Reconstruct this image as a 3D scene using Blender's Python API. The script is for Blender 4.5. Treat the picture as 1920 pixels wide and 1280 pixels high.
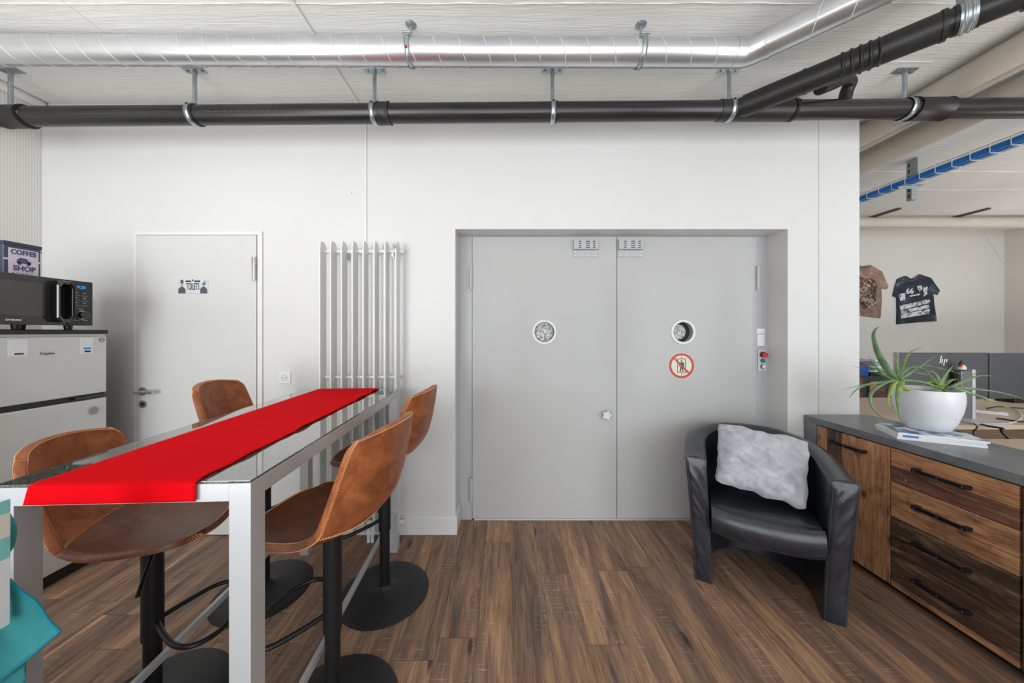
import bpy, bmesh, math, random
from mathutils import Vector, Matrix, noise
PI = math.pi
for o in list(bpy.data.objects): bpy.data.objects.remove(o)
S = bpy.context.scene
C = S.collection
random.seed(7)

# ------------------------------------------------------------------ camera, light, exposure
F_PX, CX, CY, EYE = 610.0, 948.0, 622.0, 1.35
cam_d = bpy.data.cameras.new('camera'); cam = bpy.data.objects.new('camera', cam_d); C.objects.link(cam)
cam_d.sensor_width = 36.0; cam_d.lens = 36.0 * F_PX / 1920.0
cam_d.shift_x = (960 - CX) / 1920.0; cam_d.shift_y = -(640 - CY) / 1920.0
cam_d.clip_start = 0.02; cam_d.clip_end = 100
cam.location = (0, 0, EYE); cam.rotation_euler = (PI / 2, 0, 0)
S.camera = cam
S.view_settings.view_transform = 'Standard'; S.view_settings.look = 'None'
S.view_settings.exposure = -0.08; S.view_settings.gamma = 1.0; S.view_settings.use_curve_mapping = False
W = bpy.data.worlds.new('world'); S.world = W; W.use_nodes = True
W.node_tree.nodes['Background'].inputs[0].default_value = (0.80, 0.90, 1.0, 1)
W.node_tree.nodes['Background'].inputs[1].default_value = 1.2
def area(name, loc, rot, sx, sy, power, col=(1, 1, 1)):
    l = bpy.data.lights.new(name, 'AREA'); l.shape = 'RECTANGLE'; l.size = sx; l.size_y = sy
    l.energy = power; l.color = col
    o = bpy.data.objects.new(name, l); C.objects.link(o); o.location = loc; o.rotation_euler = rot
    return o
WINY = -1.9
# daylight standing just outside each window of the wall behind the camera
WINS = [(-3.0, -1.45), (-1.25, 0.30), (0.50, 2.05), (2.6, 4.4), (4.8, 6.6)]
for i, (a, b) in enumerate(WINS):
    area('daylight_through_window', ((a + b) / 2, WINY - 0.30, 1.20), (PI / 2, 0, 0), b - a, 2.5,
         (124, 43, 44, 92, 112)[i], (0.92, 0.965, 1.0))
# added fill lights, no known lamps, out of view, aimed up at the ceiling
for (x, y, w) in ((-2.0, 0.45, 17), (0.1, -0.25, 17), (2.7, 0.2, 22), (5.4, 1.7, 21), (6.6, 3.6, 9)):
    area('fill_uplight', (x, y, 1.45), (PI, 0, 0), 1.3, 0.5, w, (1.0, 0.985, 0.965))

# ------------------------------------------------------------------ helpers
def P(x, y, Y): return Vector(((x - CX) * Y / F_PX, Y, EYE - (y - CY) * Y / F_PX))
def lin(c): c = c / 255.0; return c / 12.92 if c <= 0.04045 else ((c + 0.055) / 1.055) ** 2.4
def rgb(r, g, b): return (lin(r), lin(g), lin(b), 1.0)
MATS = {}
ROOTM = {}
class NB:
    def __init__(s, name):
        s.m = bpy.data.materials.new(name); s.m.use_nodes = True; s.t = s.m.node_tree; s.n = s.t.nodes
        s.p = s.n['Principled BSDF']
    def link(s, a, b): s.t.links.new(a, b)
    def val(s, sock, v):
        if hasattr(v, 'is_output') or isinstance(v, bpy.types.NodeSocket): s.link(v, sock)
        else: sock.default_value = v
    def math(s, op, a, b=None, clamp=False):
        n = s.n.new('ShaderNodeMath'); n.operation = op; n.use_clamp = clamp
        s.val(n.inputs[0], a)
        if b is not None: s.val(n.inputs[1], b)
        return n.outputs[0]
    def obj(s, scale=(1, 1, 1), rot=(0, 0, 0), loc=(0, 0, 0), kind='Object'):
        tc = s.n.new('ShaderNodeTexCoord'); mp = s.n.new('ShaderNodeMapping')
        mp.inputs['Scale'].default_value = scale; mp.inputs['Rotation'].default_value = rot
        mp.inputs['Location'].default_value = loc
        s.link(tc.outputs[kind], mp.inputs[0]); return mp.outputs[0]
    def noise(s, vec, scale=5, detail=3, rough=0.5, dist=0.0, out=0):
        n = s.n.new('ShaderNodeTexNoise'); s.link(vec, n.inputs['Vector'])
        n.inputs['Scale'].default_value = scale; n.inputs['Detail'].default_value = detail
        n.inputs['Roughness'].default_value = rough; n.inputs['Distortion'].default_value = dist
        return n.outputs[out]
    def voro(s, vec, scale=5, feature='F1', out='Distance'):
        n = s.n.new('ShaderNodeTexVoronoi'); n.feature = feature; s.link(vec, n.inputs['Vector'])
        n.inputs['Scale'].default_value = scale; return n.outputs[out]
    def ramp(s, fac, stops, interp='LINEAR'):
        n = s.n.new('ShaderNodeValToRGB'); cr = n.color_ramp; cr.interpolation = interp
        while len(cr.elements) < len(stops): cr.elements.new(0.5)
        for e, (p, c) in zip(cr.elements, stops):
            e.position = p; e.color = c if len(c) == 4 else (c[0], c[1], c[2], 1)
        s.link(fac, n.inputs[0]); return n.outputs[0]
    def mix(s, fac, a, b, mode='MIX'):
        n = s.n.new('ShaderNodeMix'); n.data_type = 'RGBA'; n.blend_type = mode
        s.val(n.inputs[0], fac); s.val(n.inputs[6], a); s.val(n.inputs[7], b); return n.outputs[2]
    def comb(s, x, y, z):
        n = s.n.new('ShaderNodeCombineXYZ')
        for i, v in enumerate((x, y, z)): s.val(n.inputs[i], v)
        return n.outputs[0]
    def sep(s, v):
        n = s.n.new('ShaderNodeSeparateXYZ'); s.link(v, n.inputs[0]); return n.outputs
    def bump(s, h, strength=0.2, dist=0.01):
        n = s.n.new('ShaderNodeBump'); n.inputs['Strength'].default_value = strength
        n.inputs['Distance'].default_value = dist; s.link(h, n.inputs['Height']); s.link(n.outputs[0], s.p.inputs['Normal'])
    def set(s, col=None, rough=None, metal=None, spec=None, coat=None):
        if col is not None: s.val(s.p.inputs['Base Color'], col)
        if rough is not None: s.val(s.p.inputs['Roughness'], rough)
        if metal is not None: s.p.inputs['Metallic'].default_value = metal
        if spec is not None: s.p.inputs['Specular IOR Level'].default_value = spec
        if coat is not None: s.p.inputs['Coat Weight'].default_value = coat; s.p.inputs['Coat Roughness'].default_value = 0.08
        return s.m
BLK = (0, 0, 0, 1); WHT = (1, 1, 1, 1)
def plain(name, col, rough=0.5, metal=0.0, var=0.06, scale=30, bump=0.0, coat=None):
    """slightly mottled procedural paint / plastic / metal"""
    b = NB(name); v = b.obj()
    n = b.noise(v, scale, 3)
    c = b.ramp(n, [(0.25, tuple(x * (1 - var) for x in col[:3])), (0.75, tuple(min(1, x * (1 + var)) for x in col[:3]))])
    b.set(c, rough, metal, coat=coat)
    if bump: b.bump(b.noise(v, scale * 4, 2), bump, 0.002)
    return b.m

def m_wall(name, col, dots=True, rough=0.42):
    b = NB(name); v = b.obj()
    n = b.noise(v, 1.3, 4, 0.6)
    c = b.ramp(n, [(0.3, tuple(x * 0.965 for x in col[:3])), (0.7, col)])
    if dots:
        s3 = b.sep(v)
        vz = b.comb(s3[0], 0.0, s3[2])
        d = b.voro(vz, 6.5)
        col_r = b.voro(vz, 6.5, out='Color')
        keep = b.math('GREATER_THAN', b.sep(col_r)[0], 0.62)
        rad = b.math('MULTIPLY', b.sep(col_r)[1], 0.030)
        dot = b.math('MULTIPLY', b.math('LESS_THAN', d, rad), keep)
        c = b.mix(b.math('MULTIPLY', dot, 0.7), c, rgb(120, 116, 110))
    b.set(c, rough)
    h = b.math('ADD', b.noise(v, 9, 4, 0.6), b.math('MULTIPLY', b.noise(v, 140, 2), 0.25))
    b.bump(h, 0.12, 0.006)
    return b.m
M = {}
M['wall'] = m_wall('white_wall_paint', rgb(216, 215, 213))
M['wall_plain'] = m_wall('cream_wall_paint', rgb(214, 211, 205), dots=False, rough=0.55)
# left wall: fine vertical ribs
b = NB('ribbed_wall_paint'); v = b.obj(); s3 = b.sep(v)
rib = b.math('SINE', b.math('MULTIPLY', s3[1], 2 * PI / 0.013))
c = b.ramp(b.math('ADD', b.math('MULTIPLY', rib, 0.5), 0.5), [(0.0, rgb(214, 212, 207)), (0.5, rgb(229, 228, 224))])
b.set(c, 0.5); b.bump(rib, 0.15, 0.001); M['wall_rib'] = b.m
# ceiling: painted board-marked concrete
b = NB('painted_concrete_ceiling'); v = b.obj()
n1 = b.noise(b.obj(scale=(0.7, 9, 1)), 3, 4, 0.6); n2 = b.noise(b.obj(scale=(2.0, 30, 1)), 3, 3, 0.7)
n0 = b.noise(v, 0.9, 4, 0.6)
c = b.ramp(n0, [(0.3, rgb(222, 221, 217)), (0.7, rgb(233, 232, 228))])
crk = b.ramp(n2, [(0.66, BLK), (0.72, WHT)])
c = b.mix(b.math('MULTIPLY', crk, 0.35), c, rgb(236, 235, 230))
b.set(c, 0.6)
b.bump(b.math('ADD', b.math('MULTIPLY', n1, 1.0), b.math('MULTIPLY', n2, 0.8)), 0.35, 0.012); M['ceiling'] = b.m
# floor: vinyl planks running away from the camera
def wood_floor():
    b = NB('rustic_oak_plank_floor'); v = b.obj(); x, y, z = b.sep(v)
    w, L = 0.163, 1.22
    xs = b.math('DIVIDE', b.math('ADD', x, 10.327), w); col = b.math('FLOOR', xs)
    wn = b.n.new('ShaderNodeTexWhiteNoise'); wn.noise_dimensions = '1D'; b.link(col, wn.inputs['W'])
    ys = b.math('ADD', b.math('DIVIDE', y, L), b.math('MULTIPLY', wn.outputs['Value'], 9.0)); row = b.math('FLOOR', ys)
    w2 = b.n.new('ShaderNodeTexWhiteNoise'); w2.noise_dimensions = '2D'; b.link(b.comb(col, row, 0.0), w2.inputs['Vector'])
    r = w2.outputs['Value']; off = b.math('MULTIPLY', r, 40.0)
    # broad streaks
    a = b.noise(b.comb(b.math('MULTIPLY', x, 13.0), b.math('MULTIPLY', y, 1.15), off), 1.0, 5, 0.62, 0.9)
    a2 = b.noise(b.comb(b.math('MULTIPLY', x, 30.0), b.math('MULTIPLY', y, 2.2), off), 1.0, 4, 0.6, 1.2)
    base = b.ramp(a, [(0.28, rgb(80, 66, 60)), (0.40, rgb(116, 92, 77)), (0.50, rgb(144, 113, 92)),
                      (0.60, rgb(178, 138, 104)), (0.74, rgb(208, 164, 124))])
    grey = b.ramp(a2, [(0.36, rgb(88, 78, 74)), (0.64, rgb(168, 142, 124))])
    c = b.mix(0.28, base, grey)
    # orange patches
    op = b.ramp(b.noise(b.comb(b.math('MULTIPLY', x, 7.0), b.math('MULTIPLY', y, 1.6), b.math('ADD', off, 9.0)), 1.0, 3), [(0.56, BLK), (0.72, WHT)])
    c = b.mix(b.math('MULTIPLY', op, 0.45), c, rgb(158, 110, 74))
    # cathedral grain rings
    wv = b.n.new('ShaderNodeTexWave'); wv.wave_type = 'RINGS'; wv.rings_direction = 'Z'
    fx = b.math('SUBTRACT', b.math('FRACT', xs), 0.5)
    b.link(b.comb(b.math('MULTIPLY', fx, 1.15), b.math('MULTIPLY', b.math('SUBTRACT', b.math('FRACT', ys), r), 0.9), 0.0), wv.inputs['Vector'])
    wv.inputs['Scale'].default_value = 7.0; wv.inputs['Distortion'].default_value = 5.0; wv.inputs['Detail'].default_value = 3; wv.inputs['Detail Scale'].default_value = 1.4
    ringm = b.ramp(wv.outputs['Fac'], [(0.60, BLK), (0.74, WHT), (0.82, BLK)])
    rm = b.math('MULTIPLY', ringm, b.ramp(b.noise(b.comb(b.math('MULTIPLY', x, 4.0), y, off), 1.6, 2), [(0.5, BLK), (0.62, (0.6, 0.6, 0.6, 1))]))
    c = b.mix(b.math('MULTIPLY', rm, 0.5), c, rgb(186, 152, 118))
    # fibres
    f = b.noise(b.comb(b.math('MULTIPLY', x, 260.0), b.math('MULTIPLY', y, 9.0), off), 1.0, 3, 0.6)
    c = b.mix(0.75, c, b.ramp(f, [(0.32, (0.50, 0.49, 0.48, 1)), (0.60, (1.2, 1.2, 1.2, 1))]), 'MULTIPLY')
    # saw marks across
    sw = b.noise(b.comb(b.math('MULTIPLY', x, 9.0), b.math('MULTIPLY', y, 170.0), off), 1.0, 3, 0.7, 0.4)
    sm = b.ramp(b.noise(b.comb(b.math('MULTIPLY', x, 10.0), b.math('MULTIPLY', y, 2.0), b.math('ADD', off, 3.0)), 1.0, 3), [(0.50, BLK), (0.62, WHT)])
    sl = b.math('MULTIPLY', b.ramp(sw, [(0.56, BLK), (0.66, WHT)]), sm)
    c = b.mix(b.math('MULTIPLY', sl, 0.42), c, rgb(222, 196, 170))
    # knots
    kn = b.voro(b.comb(b.math('MULTIPLY', x, 8.0), b.math('MULTIPLY', y, 2.0), off), 0.9)
    c = b.mix(b.math('MULTIPLY', b.ramp(kn, [(0.05, WHT), (0.12, BLK)]), 0.8), c, rgb(46, 34, 28))
    tone = b.ramp(r, [(0.0, (0.86, 0.86, 0.88, 1)), (1.0, (1.10, 1.07, 1.03, 1))])
    c = b.mix(1.0, c, tone, 'MULTIPLY')
    ex = b.math('ABSOLUTE', b.math('SUBTRACT', b.math('FRACT', xs), 0.5)); ey = b.math('ABSOLUTE', b.math('SUBTRACT', b.math('FRACT', ys), 0.5))
    e = b.math('MAXIMUM', b.math('GREATER_THAN', ex, 0.5 - 0.006), b.math('GREATER_THAN', ey, 0.5 - 0.0012))
    c = b.mix(b.math('MULTIPLY', e, 0.55), c, rgb(48, 36, 30))
    rough = b.math('ADD', 0.42, b.math('MULTIPLY', f, 0.2))
    b.set(c, rough); b.p.inputs['Specular IOR Level'].default_value = 0.4
    b.bump(b.math('SUBTRACT', b.math('ADD', f, b.math('MULTIPLY', sl, 0.5)), e), 0.25, 0.002)
    return b.m
M['floor'] = wood_floor()
def wood_old(name, axis, seed, stops, speck=0.0, fine=110.0):
    """reclaimed timber; grain along axis (object coords)"""
    b = NB(name); v = b.obj(loc=(seed * 3.1, seed * 1.7, seed * 5.3)); X, Y, Z = b.sep(v)
    if axis == 'Y': lo, cr = Y, Z
    elif axis == 'Z': lo, cr = Z, Y
    else: lo, cr = X, Z
    a = b.noise(b.comb(b.math('MULTIPLY', cr, 22.0), b.math('MULTIPLY', lo, 3.0), float(seed)), 1.0, 8, 0.72, 1.0)
    c = b.ramp(a, stops)
    dn = b.noise(b.comb(b.math('MULTIPLY', cr, 14.0), b.math('MULTIPLY', lo, 9.0), seed + 7.0), 1.0, 6, 0.7, 0.5)
    c = b.mix(b.math('MULTIPLY', b.ramp(dn, [(0.50, BLK), (0.70, WHT)]), 0.55), c, rgb(70, 50, 40))
    gl = b.noise(b.comb(b.math('MULTIPLY', cr, 60.0), b.math('MULTIPLY', lo, 7.0), seed + 3.0), 1.0, 5, 0.7, 0.5)
    c = b.mix(b.math('MULTIPLY', b.ramp(gl, [(0.56, BLK), (0.70, WHT)]), 0.30), c, rgb(206, 176, 146))
    f = b.noise(b.comb(b.math('MULTIPLY', cr, fine), b.math('MULTIPLY', lo, 5.0), float(seed)), 1.0, 4, 0.7, 0.6)
    c = b.mix(0.8, c, b.ramp(f, [(0.32, (0.45, 0.43, 0.42, 1)), (0.55, (1.15, 1.15, 1.15, 1))]), 'MULTIPLY')
    kn = b.voro(b.comb(b.math('MULTIPLY', cr, 9.0), b.math('MULTIPLY', lo, 5.0), float(seed)), 1.0)
    c = b.mix(b.math('MULTIPLY', b.ramp(kn, [(0.06, WHT), (0.17, BLK)]), 0.85), c, rgb(36, 24, 18))
    if speck:
        sp = b.voro(b.comb(b.math('MULTIPLY', cr, 40.0), b.math('MULTIPLY', lo, 26.0), float(seed)), 1.0)
        sn = b.ramp(b.noise(v, 9, 2), [(0.5, BLK), (0.6, WHT)])
        c = b.mix(b.math('MULTIPLY', b.math('MULTIPLY', b.ramp(sp, [(0.10, WHT), (0.16, BLK)]), sn), speck), c, rgb(200, 186, 172))
    b.set(c, 0.55); b.bump(f, 0.3, 0.002); return b.m
TAN = [(0.30, rgb(104, 72, 52)), (0.42, rgb(158, 112, 80)), (0.56, rgb(192, 142, 102)), (0.72, rgb(214, 168, 128))]
ORG = [(0.28, rgb(110, 74, 52)), (0.40, rgb(166, 116, 80)), (0.58, rgb(192, 140, 98)), (0.75, rgb(212, 164, 122))]
DRK = [(0.32, rgb(42, 32, 28)), (0.45, rgb(74, 55, 46)), (0.56, rgb(106, 80, 64)), (0.66, rgb(188, 158, 124)), (0.74, rgb(116, 88, 68))]
DK2 = [(0.32, rgb(46, 33, 29)), (0.48, rgb(84, 60, 49)), (0.62, rgb(122, 90, 70)), (0.74, rgb(166, 132, 102))]
RED = [(0.32, rgb(66, 44, 36)), (0.5, rgb(114, 78, 62)), (0.68, rgb(152, 108, 84))]
def leather(name, c1, c2, c3, rough, sc=1.0, wr=0.15):
    b = NB(name); v = b.obj()
    n = b.noise(v, 9 * sc, 6, 0.68, 1.2); n2 = b.noise(v, 30 * sc, 4, 0.6)
    c = b.ramp(n, [(0.30, c1), (0.5, c2), (0.72, c3)])
    sc_ = b.voro(b.obj(scale=(1, 1, 1)), 14 * sc, 'DISTANCE_TO_EDGE')
    warped = b.ramp(sc_, [(0.0, WHT), (0.03, BLK)])
    c = b.mix(b.math('MULTIPLY', b.math('MULTIPLY', warped, n2), wr), c, c3)
    b.set(c, rough); b.bump(b.math('ADD', b.voro(v, 420), b.math('MULTIPLY', n2, 0.6)), 0.12, 0.0012); return b.m
M['tan_leather'] = leather('worn_tan_leather', rgb(120, 64, 34), rgb(156, 88, 50), rgb(190, 116, 70), 0.40, wr=0.5)
M['seat_leather'] = leather('worn_brown_leather', rgb(92, 54, 36), rgb(118, 71, 47), rgb(140, 88, 58), 0.36, wr=0.3)
M['black_leather'] = leather('black_leather', rgb(26, 28, 33), rgb(36, 38, 45), rgb(50, 52, 62), 0.30, 0.6, wr=0.1); M['black_leather'].node_tree.nodes['Principled BSDF'].inputs['Coat Weight'].default_value = 0.35; M['black_leather'].node_tree.nodes['Principled BSDF'].inputs['Coat Roughness'].default_value = 0.22
M['thread'] = plain('orange_thread', rgb(226, 158, 104), 0.7)
M['black_thread'] = plain('grey_black_thread', rgb(92, 93, 102), 0.7)
M['alu'] = plain('brushed_aluminium', rgb(205, 206, 208), 0.36, 0.35, 0.015, 4)
M['chrome'] = plain('chrome', rgb(200, 198, 193), 0.25, 0.8)
M['zinc'] = plain('zinc_plated_steel', rgb(176, 186, 190), 0.33, 0.9, 0.18, 60)
M['steel'] = plain('brushed_stainless_steel', rgb(212, 211, 208), 0.34, 0.35, 0.02, 8)
M['black_metal'] = plain('black_powder_coat', rgb(26, 27, 31), 0.42, 0.1)
M['base_metal'] = plain('black_satin_base', rgb(36, 36, 38), 0.5, 0.1)
M['blk_plastic'] = plain('black_plastic', rgb(30, 30, 31), 0.35)
M['blk_gloss'] = plain('glossy_black_plastic', rgb(20, 20, 21), 0.08, coat=0.6)
M['mw_glass'] = plain('smoked_microwave_glass', rgb(52, 51, 49), 0.10)
M['screen_back'] = plain('dark_grey_monitor_plastic', rgb(70, 72, 78), 0.45)
M['white_paint'] = plain('white_door_paint', rgb(208, 207, 204), 0.33, var=0.01)
M['white_trim'] = plain('white_trim_paint', rgb(224, 223, 220), 0.35, var=0.01)
M['rad'] = plain('white_radiator_enamel', rgb(226, 226, 221), 0.3, var=0.01)
M['grey_door'] = plain('grey_door_paint', rgb(184, 183, 182), 0.14, var=0.01, scale=3); M['grey_door'].node_tree.nodes['Principled BSDF'].inputs['Specular IOR Level'].default_value = 0.10
M['grey_frame'] = plain('grey_frame_paint', rgb(178, 179, 181), 0.3, var=0.015, scale=3)
M['white_pl'] = plain('white_plastic', rgb(226, 226, 224), 0.35, var=0.01)
M['paper'] = plain('white_paper', rgb(232, 234, 236), 0.6, var=0.01)
M['red'] = None
b = NB('red_runner_cloth'); v = b.obj()
wvx = b.noise(b.obj(scale=(1, 0.05, 1)), 700, 1); wvy = b.noise(b.obj(scale=(0.05, 1, 1)), 700, 1)
c = b.mix(b.noise(v, 5, 3), rgb(206, 4, 16), rgb(228, 8, 20))
b.set(c, 0.85); b.p.inputs['Sheen Weight'].default_value = 0.0; b.p.inputs['Specular IOR Level'].default_value = 0.05
b.bump(b.math('ADD', wvx, wvy), 0.25, 0.001); M['red'] = b.m
# granite top
b = NB('polished_dark_granite'); v = b.obj()
g1 = b.noise(v, 260, 3, 0.7); g2 = b.voro(v, 190)
c = b.ramp(g1, [(0.36, rgb(40, 42, 40)), (0.48, rgb(84, 86, 80)), (0.60, rgb(128, 128, 120)), (0.7, rgb(166, 164, 154))])
c = b.mix(b.ramp(g2, [(0.2, (0.6, 0.6, 0.6, 1)), (0.45, BLK)]), c, rgb(48, 50, 47))
b.set(c, 0.05, coat=1.0); b.p.inputs['IOR'].default_value = 2.0; b.p.inputs['Coat Roughness'].default_value = 0.02; M['granite'] = b.m
# worktop grey stone-look laminate
b = NB('grey_stone_laminate'); v = b.obj()
n = b.noise(v, 7, 6, 0.7, 0.6); n2 = b.noise(v, 90, 2)
c = b.ramp(n, [(0.3, rgb(96, 100, 103)), (0.7, rgb(128, 131, 132))])
c = b.mix(0.15, c, n2, 'OVERLAY'); b.set(c, 0.30); M['laminate'] = b.m
# plush cushion
b = NB('grey_plush'); v = b.obj()
n = b.noise(v, 12, 5, 0.65, 0.8)
c = b.ramp(n, [(0.3, rgb(152, 154, 160)), (0.55, rgb(182, 184, 190)), (0.75, rgb(204, 206, 210))])
b.set(c, 0.95); b.p.inputs['Sheen Weight'].default_value = 0.5
b.bump(b.math('ADD', b.noise(v, 20, 4), b.math('MULTIPLY', b.noise(v, 300, 2), 0.3)), 0.5, 0.008); M['plush'] = b.m
# galvanised duct
b = NB('galvanised_duct_steel'); v = b.obj()
n = b.noise(b.obj(scale=(3, 12, 12)), 1, 2); n2 = b.voro(v, 26, out='Color')
c = b.ramp(n, [(0.3, rgb(196, 198, 200)), (0.7, rgb(216, 218, 220))])
b.set(c, b.math('ADD', 0.26, b.math('MULTIPLY', n, 0.10)), 0.85); M['galv'] = b.m
b = NB('black_hdpe_pipe'); v = b.obj(); n = b.noise(b.obj(scale=(2, 30, 30)), 1.5, 4)
c = b.ramp(n, [(0.35, rgb(30, 29, 29)), (0.65, rgb(46, 43, 42))])
sc_ = b.ramp(b.noise(v, 22, 5, 0.7), [(0.70, BLK), (0.75, WHT)])
c = b.mix(b.math('MULTIPLY', sc_, 0.5), c, rgb(120, 116, 112))
b.set(c, 0.30); M['hdpe'] = b.m
M['seam'] = plain('duct_seam_steel', rgb(206, 206, 206), 0.5, 0.4)
M['hdpe_fit'] = plain('black_pipe_fitting', rgb(36, 34, 34), 0.42, var=0.15)
M['yellow_print'] = plain('yellow_pipe_print', rgb(112, 98, 52), 0.6, var=0.4, scale=200)
M['pipe_white'] = plain('greige_painted_pipe', rgb(196, 190, 178), 0.45, var=0.04, scale=6)
M['desk'] = plain('pale_beech_laminate', rgb(206, 184, 162), 0.45, var=0.03, scale=14)
M['blue'] = plain('blue_cable_sheath', rgb(14, 128, 222), 0.4, var=0.12, scale=40)
M['bin_blue'] = plain('blue_plastic', rgb(20, 84, 176), 0.35)
M['purple'] = plain('purple_plastic', rgb(96, 68, 118), 0.5)
M['mint'] = plain('mint_green_paper', rgb(150, 205, 184), 0.6)
M['dark_gap'] = plain('dark_joint', rgb(52, 50, 48), 0.8)
M['dark_cab'] = plain('anthracite_laminate', rgb(62, 62, 64), 0.5)
M['sign_red'] = plain('sign_red', rgb(186, 54, 46), 0.4)
M['sign_cream'] = plain('sign_cream', rgb(214, 212, 190), 0.4)
M['sign_black'] = plain('sign_black', rgb(40, 44, 42), 0.5)
M['btn_red'] = plain('red_button', rgb(205, 40, 36), 0.3)
M['btn_yel'] = plain('yellow_plate', rgb(206, 170, 70), 0.4)
M['btn_teal'] = plain('teal_button', rgb(16, 124, 132), 0.3)
M['teal_lt'] = plain('pale_teal_print', rgb(132, 206, 200), 0.5)
M['cream_print'] = plain('cream_print', rgb(222, 222, 204), 0.5)
M['soil'] = plain('dark_soil', rgb(42, 34, 26), 0.9, var=0.4, scale=80)
M['lamp_blue'] = None
b = NB('blue_led_digits'); b.set(rgb(60, 150, 250), 0.5); b.p.inputs['Emission Color'].default_value = rgb(70, 160, 255); b.p.inputs['Emission Strength'].default_value = 0.8; M['led'] = b.m
# teal microfibre
b = NB('teal_microfibre'); v = b.obj(); n = b.noise(v, 240, 2); n0 = b.noise(v, 14, 4)
c = b.mix(n0, rgb(34, 128, 134), rgb(70, 156, 156)); b.set(c, 0.95); b.bump(n, 0.6, 0.002); M['teal'] = b.m
M['teal_edge'] = plain('teal_hem', rgb(14, 132, 150), 0.8)
# pot
M['pot'] = plain('white_glazed_pot', rgb(222, 223, 227), 0.28, var=0.01)
# aloe
b = NB('aloe_leaf'); v = b.obj(); n = b.noise(v, 18, 4); n2 = b.voro(v, 130)
c = b.ramp(n, [(0.3, rgb(84, 118, 66)), (0.5, rgb(112, 146, 84)), (0.7, rgb(144, 172, 100))])
c = b.mix(b.math('MULTIPLY', b.ramp(n2, [(0.14, WHT), (0.2, BLK)]), 0.35), c, rgb(170, 190, 140))
b.set(c, 0.42); M['aloe'] = b.m
b = NB('aloe_leaf_blue'); v = b.obj(); n = b.noise(v, 18, 4); n2 = b.voro(v, 130)
c = b.ramp(n, [(0.3, rgb(88, 120, 88)), (0.7, rgb(134, 164, 122))])
c = b.mix(b.math('MULTIPLY', b.ramp(n2, [(0.14, WHT), (0.2, BLK)]), 0.35), c, rgb(165, 190, 160))
b.set(c, 0.42); M['aloe2'] = b.m
M['aloe_y'] = plain('aloe_leaf_yellow', rgb(150, 168, 74), 0.45, var=0.2, scale=30)
# crumpled foil seen in the portholes
b = NB('crumpled_foil'); v = b.obj(); d = b.voro(v, 120, out='Color'); nn = b.noise(v, 60, 4, 0.7)
c = b.ramp(nn, [(0.36, rgb(110, 112, 118)), (0.5, rgb(200, 202, 206)), (0.6, rgb(240, 241, 243))])
b.set(c, 0.3, 0.15); b.bump(b.voro(v, 130), 0.8, 0.01); M['foil'] = b.m
# clear window glass (daylight passes straight through)
def glass(name, tint=(1, 1, 1, 1)):
    m = bpy.data.materials.new(name); m.use_nodes = True; t = m.node_tree; t.nodes.clear()
    o = t.nodes.new('ShaderNodeOutputMaterial'); mx = t.nodes.new('ShaderNodeMixShader')
    tr = t.nodes.new('ShaderNodeBsdfTransparent'); gl = t.nodes.new('ShaderNodeBsdfGlossy'); fr = t.nodes.new('ShaderNodeFresnel')
    tr.inputs[0].default_value = tint; gl.inputs['Roughness'].default_value = 0.02; fr.inputs[0].default_value = 1.45
    t.links.new(fr.outputs[0], mx.inputs[0]); t.links.new(tr.outputs[0], mx.inputs[1]); t.links.new(gl.outputs[0], mx.inputs[2]); t.links.new(mx.outputs[0], o.inputs[0])
    return m
M['glass'] = glass('clear_glass')

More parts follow.
